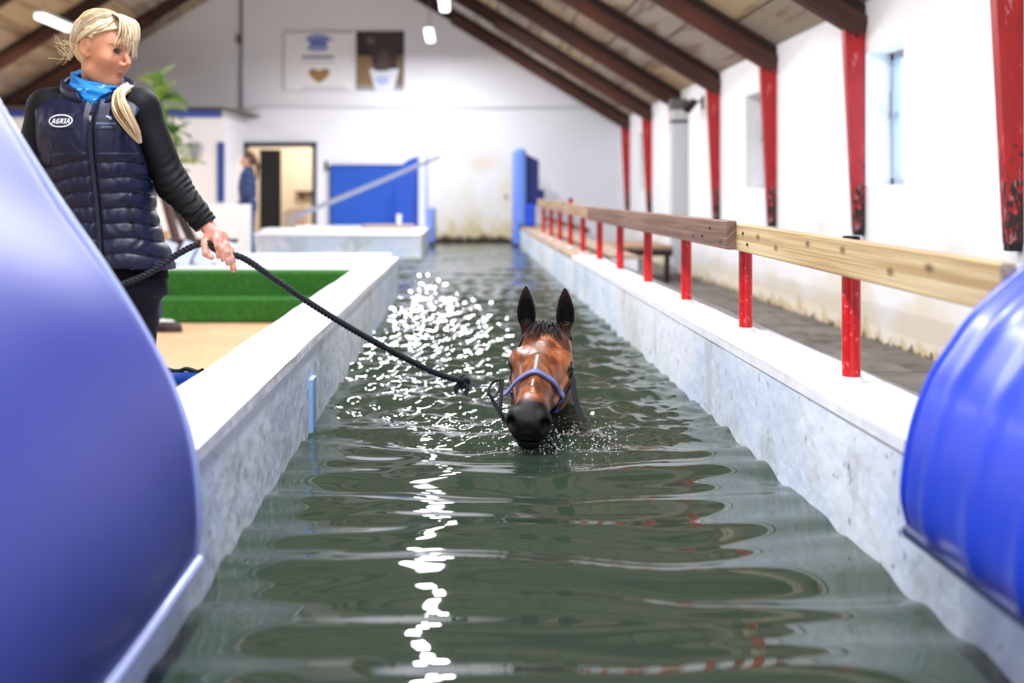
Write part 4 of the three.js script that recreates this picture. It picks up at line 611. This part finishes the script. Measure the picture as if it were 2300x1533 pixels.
  patch(-0.096, 1.316, 0.088, 0.046, (g, w, h) => { g.fillStyle = '#0d1330'; g.fillRect(0, 0, w, h); g.strokeStyle = '#f4f4f8'; g.lineWidth = 11; g.beginPath(); g.ellipse(w / 2, h / 2, w * 0.44, h * 0.41, 0, 0, 7); g.stroke(); g.fillStyle = '#f4f4f8'; g.font = 'italic bold 66px sans-serif'; g.textAlign = 'center'; g.textBaseline = 'middle'; g.fillText('AGRIA', w / 2, h / 2 + 3, w * 0.7); }, 256, 134, 'badge', 'white oval badge on the vest');
  patch(0.047, 1.312, 0.066, 0.046, (g, w, h) => { g.fillStyle = '#0d1330'; g.fillRect(0, 0, w, h); g.fillStyle = '#c9cede'; g.beginPath(); g.moveTo(w * 0.5, h * 0.04); g.quadraticCurveTo(w * 0.78, h * 0.06, w * 0.72, h * 0.34); g.lineTo(w * 0.62, h * 0.3); g.quadraticCurveTo(w * 0.62, h * 0.16, w * 0.46, h * 0.14); g.fill(); g.fillStyle = '#6f7898'; for (let k = 0; k < 9; k++) g.fillRect(w * (0.06 + 0.1 * k), h * 0.52, w * 0.07, h * 0.14); for (let k = 0; k < 6; k++) g.fillRect(w * (0.3 + 0.085 * k), h * 0.78, w * 0.055, h * 0.1); }, 192, 134, 'embroidery');
  // blue tube scarf
  const scF = (x, y, z) => { const a = x + 0.02, b = z, tl = y + 0.22 * a + 0.34 * b, w = tl - 1.423, g2 = Math.atan2(b, a), R = 0.078 + 0.10 * Math.max(0, -w) - 0.10 * Math.max(0, w) + 0.004 * Math.sin(w * 150 + g2 * 2.5) + 0.003 * Math.sin(w * 260 - g2 * 4), r = Math.hypot(a, b); return Math.max(Math.abs(r - R) - 0.012, Math.abs(w) - 0.045) * 0.8; };
  const front = (x, y, z) => Math.max(ell([-0.012, 1.39, 0.07], [0.062, 0.05, 0.03])(x, y, z), 1.372 + Math.abs(x + 0.012) * 0.75 - y - 0.0) + 0.002 * Math.sin(y * 190 + x * 40);
  part('scarf', nets((x, y, z) => smin(scF(x, y, z), front(x, y, z), 0.012), [-0.14, 1.32, -0.12], [0.11, 1.54, 0.13], 0.0042, (x, y, z) => lerp3(lin(0x0a7fd4), lin(0x8fd0f4), 0.8 * sstep(0.70, 0.76, fbm(x * 60 + y * 20, y * 120 + z * 30, 3)))), M(0xffffff, 0.7, { vertexColors: true }), t);
  // hair: a close cap, laid-over locks, fringe and the tail over the shoulder
  const blond = [lin(0xe0cba0), lin(0xcdb182), lin(0xeedfc2), lin(0xb3925f)], root = lin(0x77604f);
  const capF = (x, y, z) => { const a = x - HO[0], b = y - HO[1], c = z - HO[2], X = a * l[0] + b * l[1] + c * l[2], Y = a * u[0] + b * u[1] + c * u[2], Z = a * f[0] + b * f[1] + c * f[2]; const d = ell([0, 0.034, -0.016], [0.0815, 0.097, 0.104])(X, Y, Z) + 0.0015 * Math.sin(Z * 190 + X * 60); const frontCut = Math.max(Z - 0.012 - Math.max(0, Y - 0.045) * 1.6, -1), low = -Y - 0.055 + Math.max(0, Z + 0.03) * 1.3, ear = 0.036 - Math.hypot(Math.abs(X) - 0.085, (Y + 0.002) * 0.9, Z + 0.008); return Math.max(d, frontCut, low, ear); };
  const hg = [nets(capF, [-0.16, 1.46, -0.16], [0.16, 1.72, 0.2], 0.0042, (x, y, z) => { const n = fbm(x * 130, y * 40 + z * 50, 3); const top = sstep(1.635, 1.665, y + 0.012 * n); return lerp3(lerp3(blond[1], blond[0], n), root, 0.7 * top * sstep(0.35, 0.6, fbm(x * 90, z * 90, 2))); })];
  const onHead = (X, Y, Z, k = 1.0) => { const q = Math.hypot(X / 0.0825, (Y - 0.034) / 0.098, (Z + 0.016) / 0.105); return hp(X / q * k, 0.034 + (Y - 0.034) / q * k, -0.016 + (Z + 0.016) / q * k); };
  for (let i = 0; i < 150; i++) { const m = i % 2 ? 1 : -1, s = rnd(), z0 = mix(0.07, -0.07, s), pts = []; for (let k = 0; k <= 7; k++) { const v = k / 7, ang = v * mix(1.75, 1.35, s); pts.push(onHead(m * Math.sin(ang) * 0.08, 0.034 + Math.cos(ang) * 0.1 - v * v * 0.03, mix(z0, -0.085 + 0.02 * rnd(), Math.pow(v, 1.1)), 1 + 0.012 * rnd())); } hg.push(painted(strand(pts, rr(0.002, 0.0042), 0.0016, 14), lerp3(blond[Math.floor(rnd() * 4)], root, rnd() < 0.28 ? 0.75 : 0.08))); }
  for (let i = 0; i < 46; i++) { const X = mix(-0.052, 0.062, Math.pow(rnd(), 0.8)), len = mix(0.028, 0.0, sstep(-0.05, 0.05, X)) + rr(-0.012, 0.012); hg.push(painted(strand([hp(X * 0.5, 0.126, 0.03), hp(X * 0.85, 0.112, 0.072 + 0.004 * rnd()), hp(X * 1.05, 0.07, 0.094 - 0.5 * X * X * 8 + 0.006 * rnd()), hp(X * 1.12 + rr(-0.004, 0.004), len + 0.03, 0.098 - X * X * 5), hp(X * 1.15 + rr(-0.006, 0.006), len, 0.098 - X * X * 5)], rr(0.0018, 0.0034), 0.0006, 12), blond[Math.floor(rnd() * 4)])); }
  for (let i = 0; i < 26; i++) { const X = -0.06 - 0.012 * rnd(); hg.push(painted(strand([onHead(-0.03, 0.125, 0.06), onHead(-0.065, 0.085, 0.05 - 0.02 * rnd()), onHead(-0.078, 0.045, 0.0 - 0.03 * rnd()), onHead(-0.075, -0.0, -0.055), hp(-0.045, -0.05, -0.085 - 0.01 * rnd())], 0.0032, 0.0018, 14), lerp3(blond[Math.floor(rnd() * 4)], root, 0.25 * rnd()))); }
  for (let i = 0; i < 22; i++) hg.push(painted(strand([hp(-0.03 * rnd(), 0.0, -0.108), hp(rr(-0.03, 0.03), -0.03 + rr(-0.02, 0.05), -0.125 - 0.02 * rnd()), hp(rr(-0.05, 0.05), -0.04 + rr(-0.05, 0.08), -0.15 - 0.03 * rnd())], 0.0009, 0.0004, 8), blond[i % 3]));
  part('hair', mergeC(hg), M(0xffffff, 0.45, { vertexColors: true }), t);
  const pg = []; const mid = [V(-0.07, 1.50, -0.075), V(-0.01, 1.455, -0.09), V(0.055, 1.44, -0.05), V(0.078, 1.425, 0.04), V(0.078, 1.395, 0.105), V(0.098, 1.345, 0.142), V(0.132, 1.285, 0.138), V(0.150, 1.248, 0.128)], wd = [0.016, 0.02, 0.022, 0.018, 0.016, 0.026, 0.02, 0.006];
  for (let i = 0; i < 90; i++) { const a = rnd() * 6.283, q = Math.sqrt(rnd()), s = rr(-0.25, 0.25); const end = rnd() < 0.35 ? 7 : 8; pg.push(painted(strand(mid.slice(0, end).map((p, k) => V(p.x + Math.cos(a + s * k) * q * wd[k] * 1.15, p.y + Math.sin(a + s * k) * q * wd[k] * 0.6, p.z + Math.sin(a + s * k) * q * wd[k] * 0.75)), rr(0.0028, 0.0045), 0.001, 26, 5), blond[Math.floor(rnd() * 3.4)])); }
  part('ponytail', mergeC(pg), M(0xffffff, 0.45, { vertexColors: true }), t);
  part('hair_tie', new THREE.TorusGeometry(0.02, 0.006, 8, 20).rotateY(1.2).translate(-0.05, 1.485, -0.082), M(0x22242c, 0.7), t);
}

// ------------------------------------------------------------------ the swimming horse: head in its own axes, x to image right, y out of the forehead, z from poll to muzzle
const HORSE = (() => {
  const O = V(0.322, 0.565, -4.5), a = V(-0.17, -0.40, 0.90).normalize(), n = V(0.03, 1, 0).addScaledVector(a, -V(0.03, 1, 0).dot(a)).normalize(), l = new THREE.Vector3().crossVectors(n, a);
  const t = thing('horse', 'bay horse swimming with only its wet head above the water', 'horse');
  t.position.copy(O); t.quaternion.setFromRotationMatrix(new THREE.Matrix4().makeBasis(l, n, a));
  const inv = (v) => [v.dot(l), v.dot(n), v.dot(a)], up = inv(V(0, 1, 0));
  //            u, half width, centre v, half depth
  const T = table([[-0.05, 0.055, -0.07, 0.06], [0.0, 0.082, -0.085, 0.085], [0.06, 0.098, -0.105, 0.112], [0.13, 0.110, -0.118, 0.128], [0.20, 0.108, -0.112, 0.125], [0.27, 0.088, -0.10, 0.108], [0.34, 0.072, -0.086, 0.090], [0.42, 0.062, -0.072, 0.073], [0.49, 0.064, -0.064, 0.064], [0.545, 0.069, -0.066, 0.063], [0.585, 0.062, -0.070, 0.058], [0.604, 0.048, -0.072, 0.046], [0.612, 0.02, -0.074, 0.02], [0.614, 0.006, -0.074, 0.006]]);
  const skull = (x, y, z) => { const r = T(clamp(z, -0.05, 0.612)), p = y > r[2] ? 2.5 : 2.1, A = Math.abs(x) / r[1] * (1 + 0.12 * clamp((r[2] - y) / r[3], 0, 1)), B = Math.abs(y - r[2]) / r[3], q = Math.pow(Math.pow(A, p) + Math.pow(B, p), 1 / p), d = (q - 1) * Math.min(r[1], r[3]) * 0.85; return Math.max(d, z - 0.613, -0.06 - z); };
  const two = (fn) => [fn(1), fn(-1)];
  let f = uni(0.035, skull, ...two((m) => ell([0.055 * m, -0.17, 0.14], [0.05, 0.095, 0.105])), ...two((m) => ell([0.088 * m, -0.028, 0.165], [0.026, 0.026, 0.045])));
  f = uni(0.02, f, ...two((m) => cap([0.094 * m, -0.09, 0.23], [0.068 * m, -0.095, 0.37], 0.014, 0.008)), ...two((m) => ell([0.096 * m, -0.05, 0.185], [0.026, 0.022, 0.03])), ...two((m) => ell([0.05 * m, -0.045, 0.557], [0.029, 0.034, 0.036])), cap([0, -0.004, 0.24], [0, -0.01, 0.42], 0.03, 0.022));
  f = cut(0.014, f, ...two((m) => ell([0.060 * m, -0.040, 0.590], [0.0165, 0.021, 0.024])), ...two((m) => ell([0.096 * m, 0.0, 0.115], [0.022, 0.02, 0.03])), ...two((m) => ell([0.124 * m, -0.05, 0.193], [0.012, 0.012, 0.018])));
  f = uni(0.018, f, ell([0, -0.118, 0.572], [0.042, 0.028, 0.034]), ell([0, -0.128, 0.53], [0.036, 0.024, 0.035]));
  f = cut(0.006, f, (x, y, z) => Math.max(Math.abs(y + 0.096 + x * x * 5) - 0.004, 0.5 - z, Math.abs(x) - 0.06));
  // neck runs back and down into the water
  const nk = inv(V(0.02, -0.33, -0.60)), nk0 = [0, -0.10, -0.01], nk1 = [nk[0], nk[1] - 0.10, nk[2]];
  f = uni(0.06, f, cap(nk0, nk1, 0.088, 0.15));
  // pricked ears
  const earTable = table([[0, 0.024, 0.024], [0.035, 0.035, 0.028], [0.075, 0.036, 0.022], [0.115, 0.027, 0.016], [0.150, 0.013, 0.010], [0.168, 0.002, 0.003]]);
  const earF = (m) => { const d = V(0.015 * m - 0.02, 0.98, 0.12).normalize(), fw = V(0.14 * m, 0, 1), Y = d, X = new THREE.Vector3().crossVectors(Y, fw).normalize(), Z = new THREE.Vector3().crossVectors(X, Y), o = [0.074 * m, 0.0, 0.0]; return local(o, inv(X), inv(Y), inv(Z), (x, y, z) => { const r = earTable(clamp(y, 0, 0.168)), zz = z - 9 * x * x + 0.004, A = x / r[1], B = zz / (r[2] * 0.62), q = Math.hypot(A, B), o2 = Math.max((q - 1) * Math.min(r[1], r[2] * 0.62) * 0.7, y - 0.168, -0.03 - y); const hollow = (Math.hypot(x / (r[1] * 0.72), (z - 0.013 - 6 * x * x) / (r[2] * 0.7)) - 1) * 0.01 + (y < 0.03 ? (0.03 - y) : 0); return Math.max(o2, -hollow); }); };
  const base = f;
  f = uni(0.014, f, earF(1), earF(-1));
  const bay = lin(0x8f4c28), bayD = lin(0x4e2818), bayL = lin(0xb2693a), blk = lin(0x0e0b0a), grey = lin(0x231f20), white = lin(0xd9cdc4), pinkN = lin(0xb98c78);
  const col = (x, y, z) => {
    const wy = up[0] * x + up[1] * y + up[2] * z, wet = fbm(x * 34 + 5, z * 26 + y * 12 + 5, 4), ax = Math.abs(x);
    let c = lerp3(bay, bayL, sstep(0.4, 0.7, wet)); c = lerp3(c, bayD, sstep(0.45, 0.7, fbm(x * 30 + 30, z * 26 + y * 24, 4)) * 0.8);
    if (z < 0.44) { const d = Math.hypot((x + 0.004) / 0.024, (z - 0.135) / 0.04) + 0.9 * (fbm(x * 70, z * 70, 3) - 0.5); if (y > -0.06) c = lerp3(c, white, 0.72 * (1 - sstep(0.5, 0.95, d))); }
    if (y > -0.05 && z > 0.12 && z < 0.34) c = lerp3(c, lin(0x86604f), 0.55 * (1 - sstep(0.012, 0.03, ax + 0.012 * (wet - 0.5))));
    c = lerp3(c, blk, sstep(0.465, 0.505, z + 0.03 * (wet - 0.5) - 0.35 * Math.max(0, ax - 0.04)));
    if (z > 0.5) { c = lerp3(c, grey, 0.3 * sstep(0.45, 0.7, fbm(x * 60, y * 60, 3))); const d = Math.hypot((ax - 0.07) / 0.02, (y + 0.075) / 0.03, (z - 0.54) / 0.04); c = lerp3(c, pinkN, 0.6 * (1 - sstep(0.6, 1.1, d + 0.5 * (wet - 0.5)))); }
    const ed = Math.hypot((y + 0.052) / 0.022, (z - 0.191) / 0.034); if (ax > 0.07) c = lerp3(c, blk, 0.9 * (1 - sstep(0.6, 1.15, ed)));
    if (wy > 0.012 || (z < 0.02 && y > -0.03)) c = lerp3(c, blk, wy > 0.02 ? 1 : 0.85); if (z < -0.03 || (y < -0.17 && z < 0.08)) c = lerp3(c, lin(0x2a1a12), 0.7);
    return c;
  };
  // wet hair on the face shines, the velvety muzzle and the ears do not: u of this map runs from dull to shiny
  const wetMap = (() => { const d = new Uint8Array([0, 145, 0, 85, 0, 90, 0, 255]), m = new THREE.DataTexture(d, 2, 1); m.magFilter = THREE.LinearFilter; m.needsUpdate = true; return m; })();
  const coat = P(0xffffff, 1, { vertexColors: true, roughnessMap: wetMap, specularIntensityMap: wetMap });
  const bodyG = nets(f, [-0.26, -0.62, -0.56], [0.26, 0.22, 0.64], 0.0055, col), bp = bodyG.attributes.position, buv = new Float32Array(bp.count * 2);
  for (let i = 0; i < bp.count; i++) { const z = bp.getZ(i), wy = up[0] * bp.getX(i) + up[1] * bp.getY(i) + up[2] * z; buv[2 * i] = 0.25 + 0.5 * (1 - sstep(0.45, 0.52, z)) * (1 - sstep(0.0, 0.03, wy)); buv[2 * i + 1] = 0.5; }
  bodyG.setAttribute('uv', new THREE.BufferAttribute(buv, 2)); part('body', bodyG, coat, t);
  const eyeM = P(0x0a0706, 0.06, { clearcoat: 1, clearcoatRoughness: 0.03 });
  for (const m of [1, -1]) { part('eye', new THREE.SphereGeometry(0.0175, 24, 16).translate(0.108 * m, -0.046, 0.193), eyeM, t); const lid = []; for (let k = 0; k <= 10; k++) { const g = mix(-0.5, Math.PI + 0.5, k / 10); lid.push(V(0.116 * m - Math.abs(Math.cos(g)) * 0.006 * m, -0.045 + 0.016 * Math.sin(g), 0.192 + 0.023 * Math.cos(g))); } part('eyelid', tube(lid, 0.0045, 20, 6), P(0x1d120d, 0.3), t); }
  const fl = [], hair = [lin(0x15120f), lin(0x2b221d), lin(0x0d0b0a)];
  for (let i = 0; i < 90; i++) { const x0 = rr(-0.05, 0.05), e = rr(-0.085, 0.085), ln = rr(0.03, 0.11); fl.push(painted(strand([V(x0, 0.0, -0.03), V(mix(x0, e, 0.4), 0.028 + rr(-0.004, 0.01), 0.005), V(mix(x0, e, 0.75), 0.018, ln * 0.55), V(e, -Math.abs(e) * 0.22 + 0.006, ln)], rr(0.002, 0.004), 0.0006, 10), hair[i % 3])); }
  for (let i = 0; i < 110; i++) { const s = rnd(), m = i % 3 ? 1 : -1, q = V(nk0[0], nk0[1], nk0[2]).lerp(V(...nk1), s * 0.75), w = inv(V(0, 1, 0)), r = mix(0.09, 0.135, s), side = inv(V(1, 0, 0)); const at = (g, k) => V(q.x + r * k * (w[0] * Math.cos(g) + side[0] * Math.sin(g) * m), q.y + r * k * (w[1] * Math.cos(g) + side[1] * Math.sin(g) * m), q.z + r * k * (w[2] * Math.cos(g) + side[2] * Math.sin(g) * m)); fl.push(painted(strand([at(0.05, 1), at(0.35, 1.08), at(0.8, 1.08), at(rr(1.1, 1.6), 1.06)], 0.0035, 0.001, 8), hair[i % 3])); }
  part('mane', mergeC(fl), P(0xffffff, 0.4, { vertexColors: true }), t);
  // halter
  const h = thing('halter', 'purple blue webbing halter with black straps on the horse head', 'halter');
  h.position.copy(t.position); h.quaternion.copy(t.quaternion);
  const ring = (z0, tilt, g0, g1, off, yc = -0.075) => { const pts = [], no = []; for (let k = 0; k <= 40; k++) { const g = mix(g0, g1, k / 40), d = V(Math.sin(g), Math.cos(g), 0), o = V(d.x * 0.25, yc + d.y * 0.25, z0 + tilt * d.y * 0.08), p = toSurface(base, o, d.clone().negate()); pts.push(p.addScaledVector(d, off)); no.push(d); } return [pts, no]; };
  const web = P(0x6d74a8, 0.6, { sheen: 0.5 }), webD = M(0x14151c, 0.6);
  const [np, nn] = ring(0.325, 0.35, -1.75, 2.15, 0.008); np.forEach((p, k) => { if (k < 12) { const w = (12 - k) / 12; p.x -= 0.03 * w * w; p.z += 0.02 * w; } });
  part('noseband', ribbon(np, nn, 0.024, 0.009), web, h);
  const [cp, cn] = ring(0.325, 0.35, 2.1, 4.4, 0.006); part('chin_strap', ribbon(cp, cn, 0.02, 0.006), M(0x2c3a86, 0.6), h);
  const strapAlong = (m, pts, w, mat, name) => { const ps = [], ns = []; for (let k = 0; k <= 16; k++) { const q = pts.length - 1, s = k / 16 * q, i = Math.min(q - 1, Math.floor(s)), y = mix(pts[i][0], pts[i + 1][0], s - i), z = mix(pts[i][1], pts[i + 1][1], s - i), d = V(m, 0, 0), p = toSurface(base, V(m * 0.25, y, z), d.clone().negate()); ps.push(p.addScaledVector(d, 0.006)); ns.push(d); } return part(name, ribbon(ps, ns, w, 0.006), mat, h); };
  for (const m of [1, -1]) strapAlong(m, [[-0.1, 0.32], [-0.095, 0.22], [-0.07, 0.11], [-0.02, 0.03]], 0.02, webD, 'cheek_strap');
  strapAlong(1, [[-0.13, 0.315], [-0.165, 0.30], [-0.185, 0.26]], 0.03, M(0x2c3a86, 0.6), 'jaw_strap');
  const [pp, pn] = ring(-0.028, 0.2, -1.3, 1.3, 0.008, -0.08); part('crown_strap', ribbon(pp, pn, 0.022, 0.006), webD, h);
  const toL = (px, py, S) => { const q = W(px, py, S).sub(t.position); return V(...inv(q)); };
  part('hanging_strap', ribbon([toL(1286, 850, 604), toL(1290, 885, 606), toL(1298, 918, 608), toL(1309, 945, 610)], [0, 1, 2, 3].map(() => V(0, 0.6, 0.8)), 0.021, 0.007), webD, h);
  const r1 = [toL(1122, 852, 630), toL(1104, 862, 630), toL(1097, 884, 632), toL(1108, 892, 632), toL(1124, 868, 630)];
  part('side_ring', tube(r1, 0.005, 40, 8, true), M(0x1b1c22, 0.4), h);
  part('side_strap', ribbon([toL(1102, 890, 632), toL(1112, 908, 636), toL(1124, 928, 640), toL(1136, 948, 642)], [0, 1, 2, 3].map(() => V(-0.4, 0.5, 0.7)), 0.013, 0.006), webD, h);
  part('side_strap', ribbon([toL(1128, 852, 632), toL(1126, 885, 636), toL(1124, 915, 640), toL(1127, 938, 642)], [0, 1, 2, 3].map(() => V(-0.6, 0.5, 0.6)), 0.011, 0.006), webD, h);
  return { t, toL };
})();
// lead rope: from her hidden hand, through the gripping hand, down to the halter ring
{
  const r = thing('lead_rope', 'black twisted lead rope running from the woman\'s hand to the halter', 'rope');
  const o = V(-1.167, 0, -3.768), H = (x, y, z) => V(x, y, z).add(o), ropeM = M(0x10131c, 0.7);
  const g1 = H(0.372, 0.926, 0.128), g2 = H(0.452, 0.878, 0.132);
  const pts = [H(-0.14, 0.775, 0.17), H(-0.02, 0.775, 0.18), W(285, 634, 715), W(345, 607, 712), W(400, 570, 710), W(447, 548, 712), W(482, 546, 714), g1, g1.clone().lerp(g2, 0.5), W(541, 577, 714), W(610, 622, 705), W(700, 683, 694), W(800, 744, 680), W(900, 799, 664), W(985, 840, 650), W(1046, 858, 642)];
  part('rope', twistedRope(pts, 0.0105, 0.042), ropeM, r);
  const k0 = W(1040, 856, 642);
  part('knot', merge([new THREE.TorusKnotGeometry(0.012, 0.0085, 60, 8, 2, 3).translate(k0.x, k0.y, k0.z), tube([W(1036, 858, 642), W(1026, 866, 643), W(1023, 882, 644)], 0.008, 10, 8), tube([W(1042, 860, 642), W(1050, 868, 643), W(1044, 886, 644)], 0.008, 10, 8)]), ropeM, r);
  part('thin_line', tube([W(1046, 856, 642), W(1075, 866, 638), W(1100, 868, 634)], 0.0022, 16, 6), M(0x4a5078, 0.6), r);
}

// ------------------------------------------------------------------ the water: murky green, long swells in front of the horse, chop and wake behind it
const hx = 0.25, hz = -4.12;
const chopNoise = (x, z) => fbm(x * 4.2 + 11, z * 5.5 + 40, 3) - 0.5;
function waveHeight(x, z) {
  const wob = 1.5 * fbm(x * 1.1 + 3, z * 0.8 + 60, 3) + 0.5 * Math.sin(x * 3.1 + z * 0.7), d = Math.hypot((x - hx) * 0.85, z - hz - 0.1);
  const q = 2.8 * fbm(x * 1.8 + 31, z * 1.3 + 7, 2), near = sstep(-4.6, -3.7, z);
  let y = 0.0050 * Math.sin(z * 11.5 + wob * 2.0 + q * 0.6) + 0.0046 * Math.sin(z * 19.3 + x * 1.1 + wob * 2.6 + q * 1.5 + 1) + 0.0024 * Math.sin(z * 29 - x * 1.6 + wob * 3.0 + q * 2.2 + 2.1) + 0.0028 * Math.sin(z * 6.1 + x * 0.8 + wob + 0.5) + 0.0009 * near * Math.sin(z * 44 + x * 2.2 + q * 4) + (0.0004 + 0.0007 * (1 - near)) * Math.sin(x * 19 + z * 9 + q * 3) + 0.0002 * (1 - near) * Math.sin(x * 104 - z * 47 + wob * 11);
  y += 0.0045 * Math.exp(-d / 0.75) * Math.sin(d * 24) * sstep(0.12, 0.3, d);
  const back = sstep(-3.85, -4.7, z) * (1 - 0.8 * sstep(-6.5, -13, z)), spread = Math.exp(-Math.pow((x - hx) / (0.35 + 0.35 * Math.max(0, -4 - z)), 2));
  y += back * (0.5 + 0.8 * spread) * (0.042 * chopNoise(x, z) + 0.018 * (fbm(x * 12 + 5, z * 14 + 9, 2) - 0.5) + 0.004 * Math.sin(x * 34 + z * 21 + wob * 5));
  const splash = Math.exp(-(Math.pow((x - 0.42) / 0.16, 2) + Math.pow((z + 4.25) / 0.22, 2))) + 0.6 * Math.exp(-(Math.pow((x - 0.16) / 0.14, 2) + Math.pow((z + 4.3) / 0.2, 2)));
  y += splash * (0.022 * (fbm(x * 26 + 3, z * 26 + 1, 3) - 0.42));
  const edge = Math.min(x - PL, PR - x); y += 0.004 * Math.exp(-Math.max(0, edge) / 0.06) * Math.sin(z * 23 + wob * 3);
  return WATER + y;
}
{
  const zs = []; let z = 3.3; while (z > -1.7) { zs.push(z); z -= 0.06; } while (z > -5.6) { zs.push(z); z -= 0.0085; } while (z > BACK) { zs.push(z); z -= 0.0085 * (1 + (-5.6 - z) * 0.22); } zs.push(BACK + 0.002);
  const grid = (x0, x1, n, list) => { const P2 = [], I = [], w = n + 1; list.forEach((zz, j) => { for (let i = 0; i <= n; i++) { const x = mix(x0, x1, i / n); P2.push(x, waveHeight(x, zz), zz); if (i < n && j) { const o = (j - 1) * w + i; I.push(o, o + 1, o + w + 1, o, o + w + 1, o + w); } } }); const g = new THREE.BufferGeometry(); g.setAttribute('position', new THREE.Float32BufferAttribute(P2, 3)); g.setIndex(I.reverse()); g.computeVertexNormals(); const nn = g.attributes.normal; if (nn.getY(Math.floor(nn.count / 2)) < 0) { g.setIndex(I.reverse()); g.computeVertexNormals(); } return g; };
  const wg = mergeGeometries([grid(PL - 0.004, PR + 0.004, 170, zs), grid(-0.8, PL - 0.004, 10, zs.filter((q) => q < -10.45 && q > -13.5)), grid(-2.6, PL - 0.004, 60, zs.filter((q) => q < -13.4 && q > -16.85))]);
  const waterMat = P(0xffffff, 0.025, { ior: 1.4 }); waterMat.color.setRGB(0.029, 0.047, 0.031);
  const w = part('water', wg, waterMat, scene); w.userData.kind = 'stuff'; tag(w, 'murky green rippling pool water around the swimming horse', 'water');
  const drops = []; for (let i = 0; i < 420; i++) { const a = rnd() * 6.283, q = 0.1 + 0.2 * Math.pow(rnd(), 1.4), x = (i % 3 ? 0.40 : 0.20) + Math.cos(a) * q * 0.8, zz = -4.2 + Math.sin(a) * q * 0.9, h = Math.pow(rnd(), 3) * 0.07; drops.push([x, waveHeight(x, zz) + 0.002 + h, zz, rr(0.001, 0.003)]); }
  const im = new THREE.InstancedMesh(new THREE.IcosahedronGeometry(1, 2), P(0xf4f8f8, 0.05, { ior: 1.33 }), drops.length), m4 = new THREE.Matrix4(); drops.forEach(([x, y, zz, r], i) => im.setMatrixAt(i, m4.makeScale(r, r, r).setPosition(x, y, zz)));
  im.name = 'water_spray'; im.userData.kind = 'stuff'; tag(im, 'fine white droplets thrown up around the horse neck', 'spray'); scene.add(im);
}

scene.traverse((o) => { if (o.isMesh) { o.castShadow = true; o.receiveShadow = true; } if (o.isLight && o.shadow && !o.isRectAreaLight) o.castShadow = true; });
renderer.render(scene, camera);
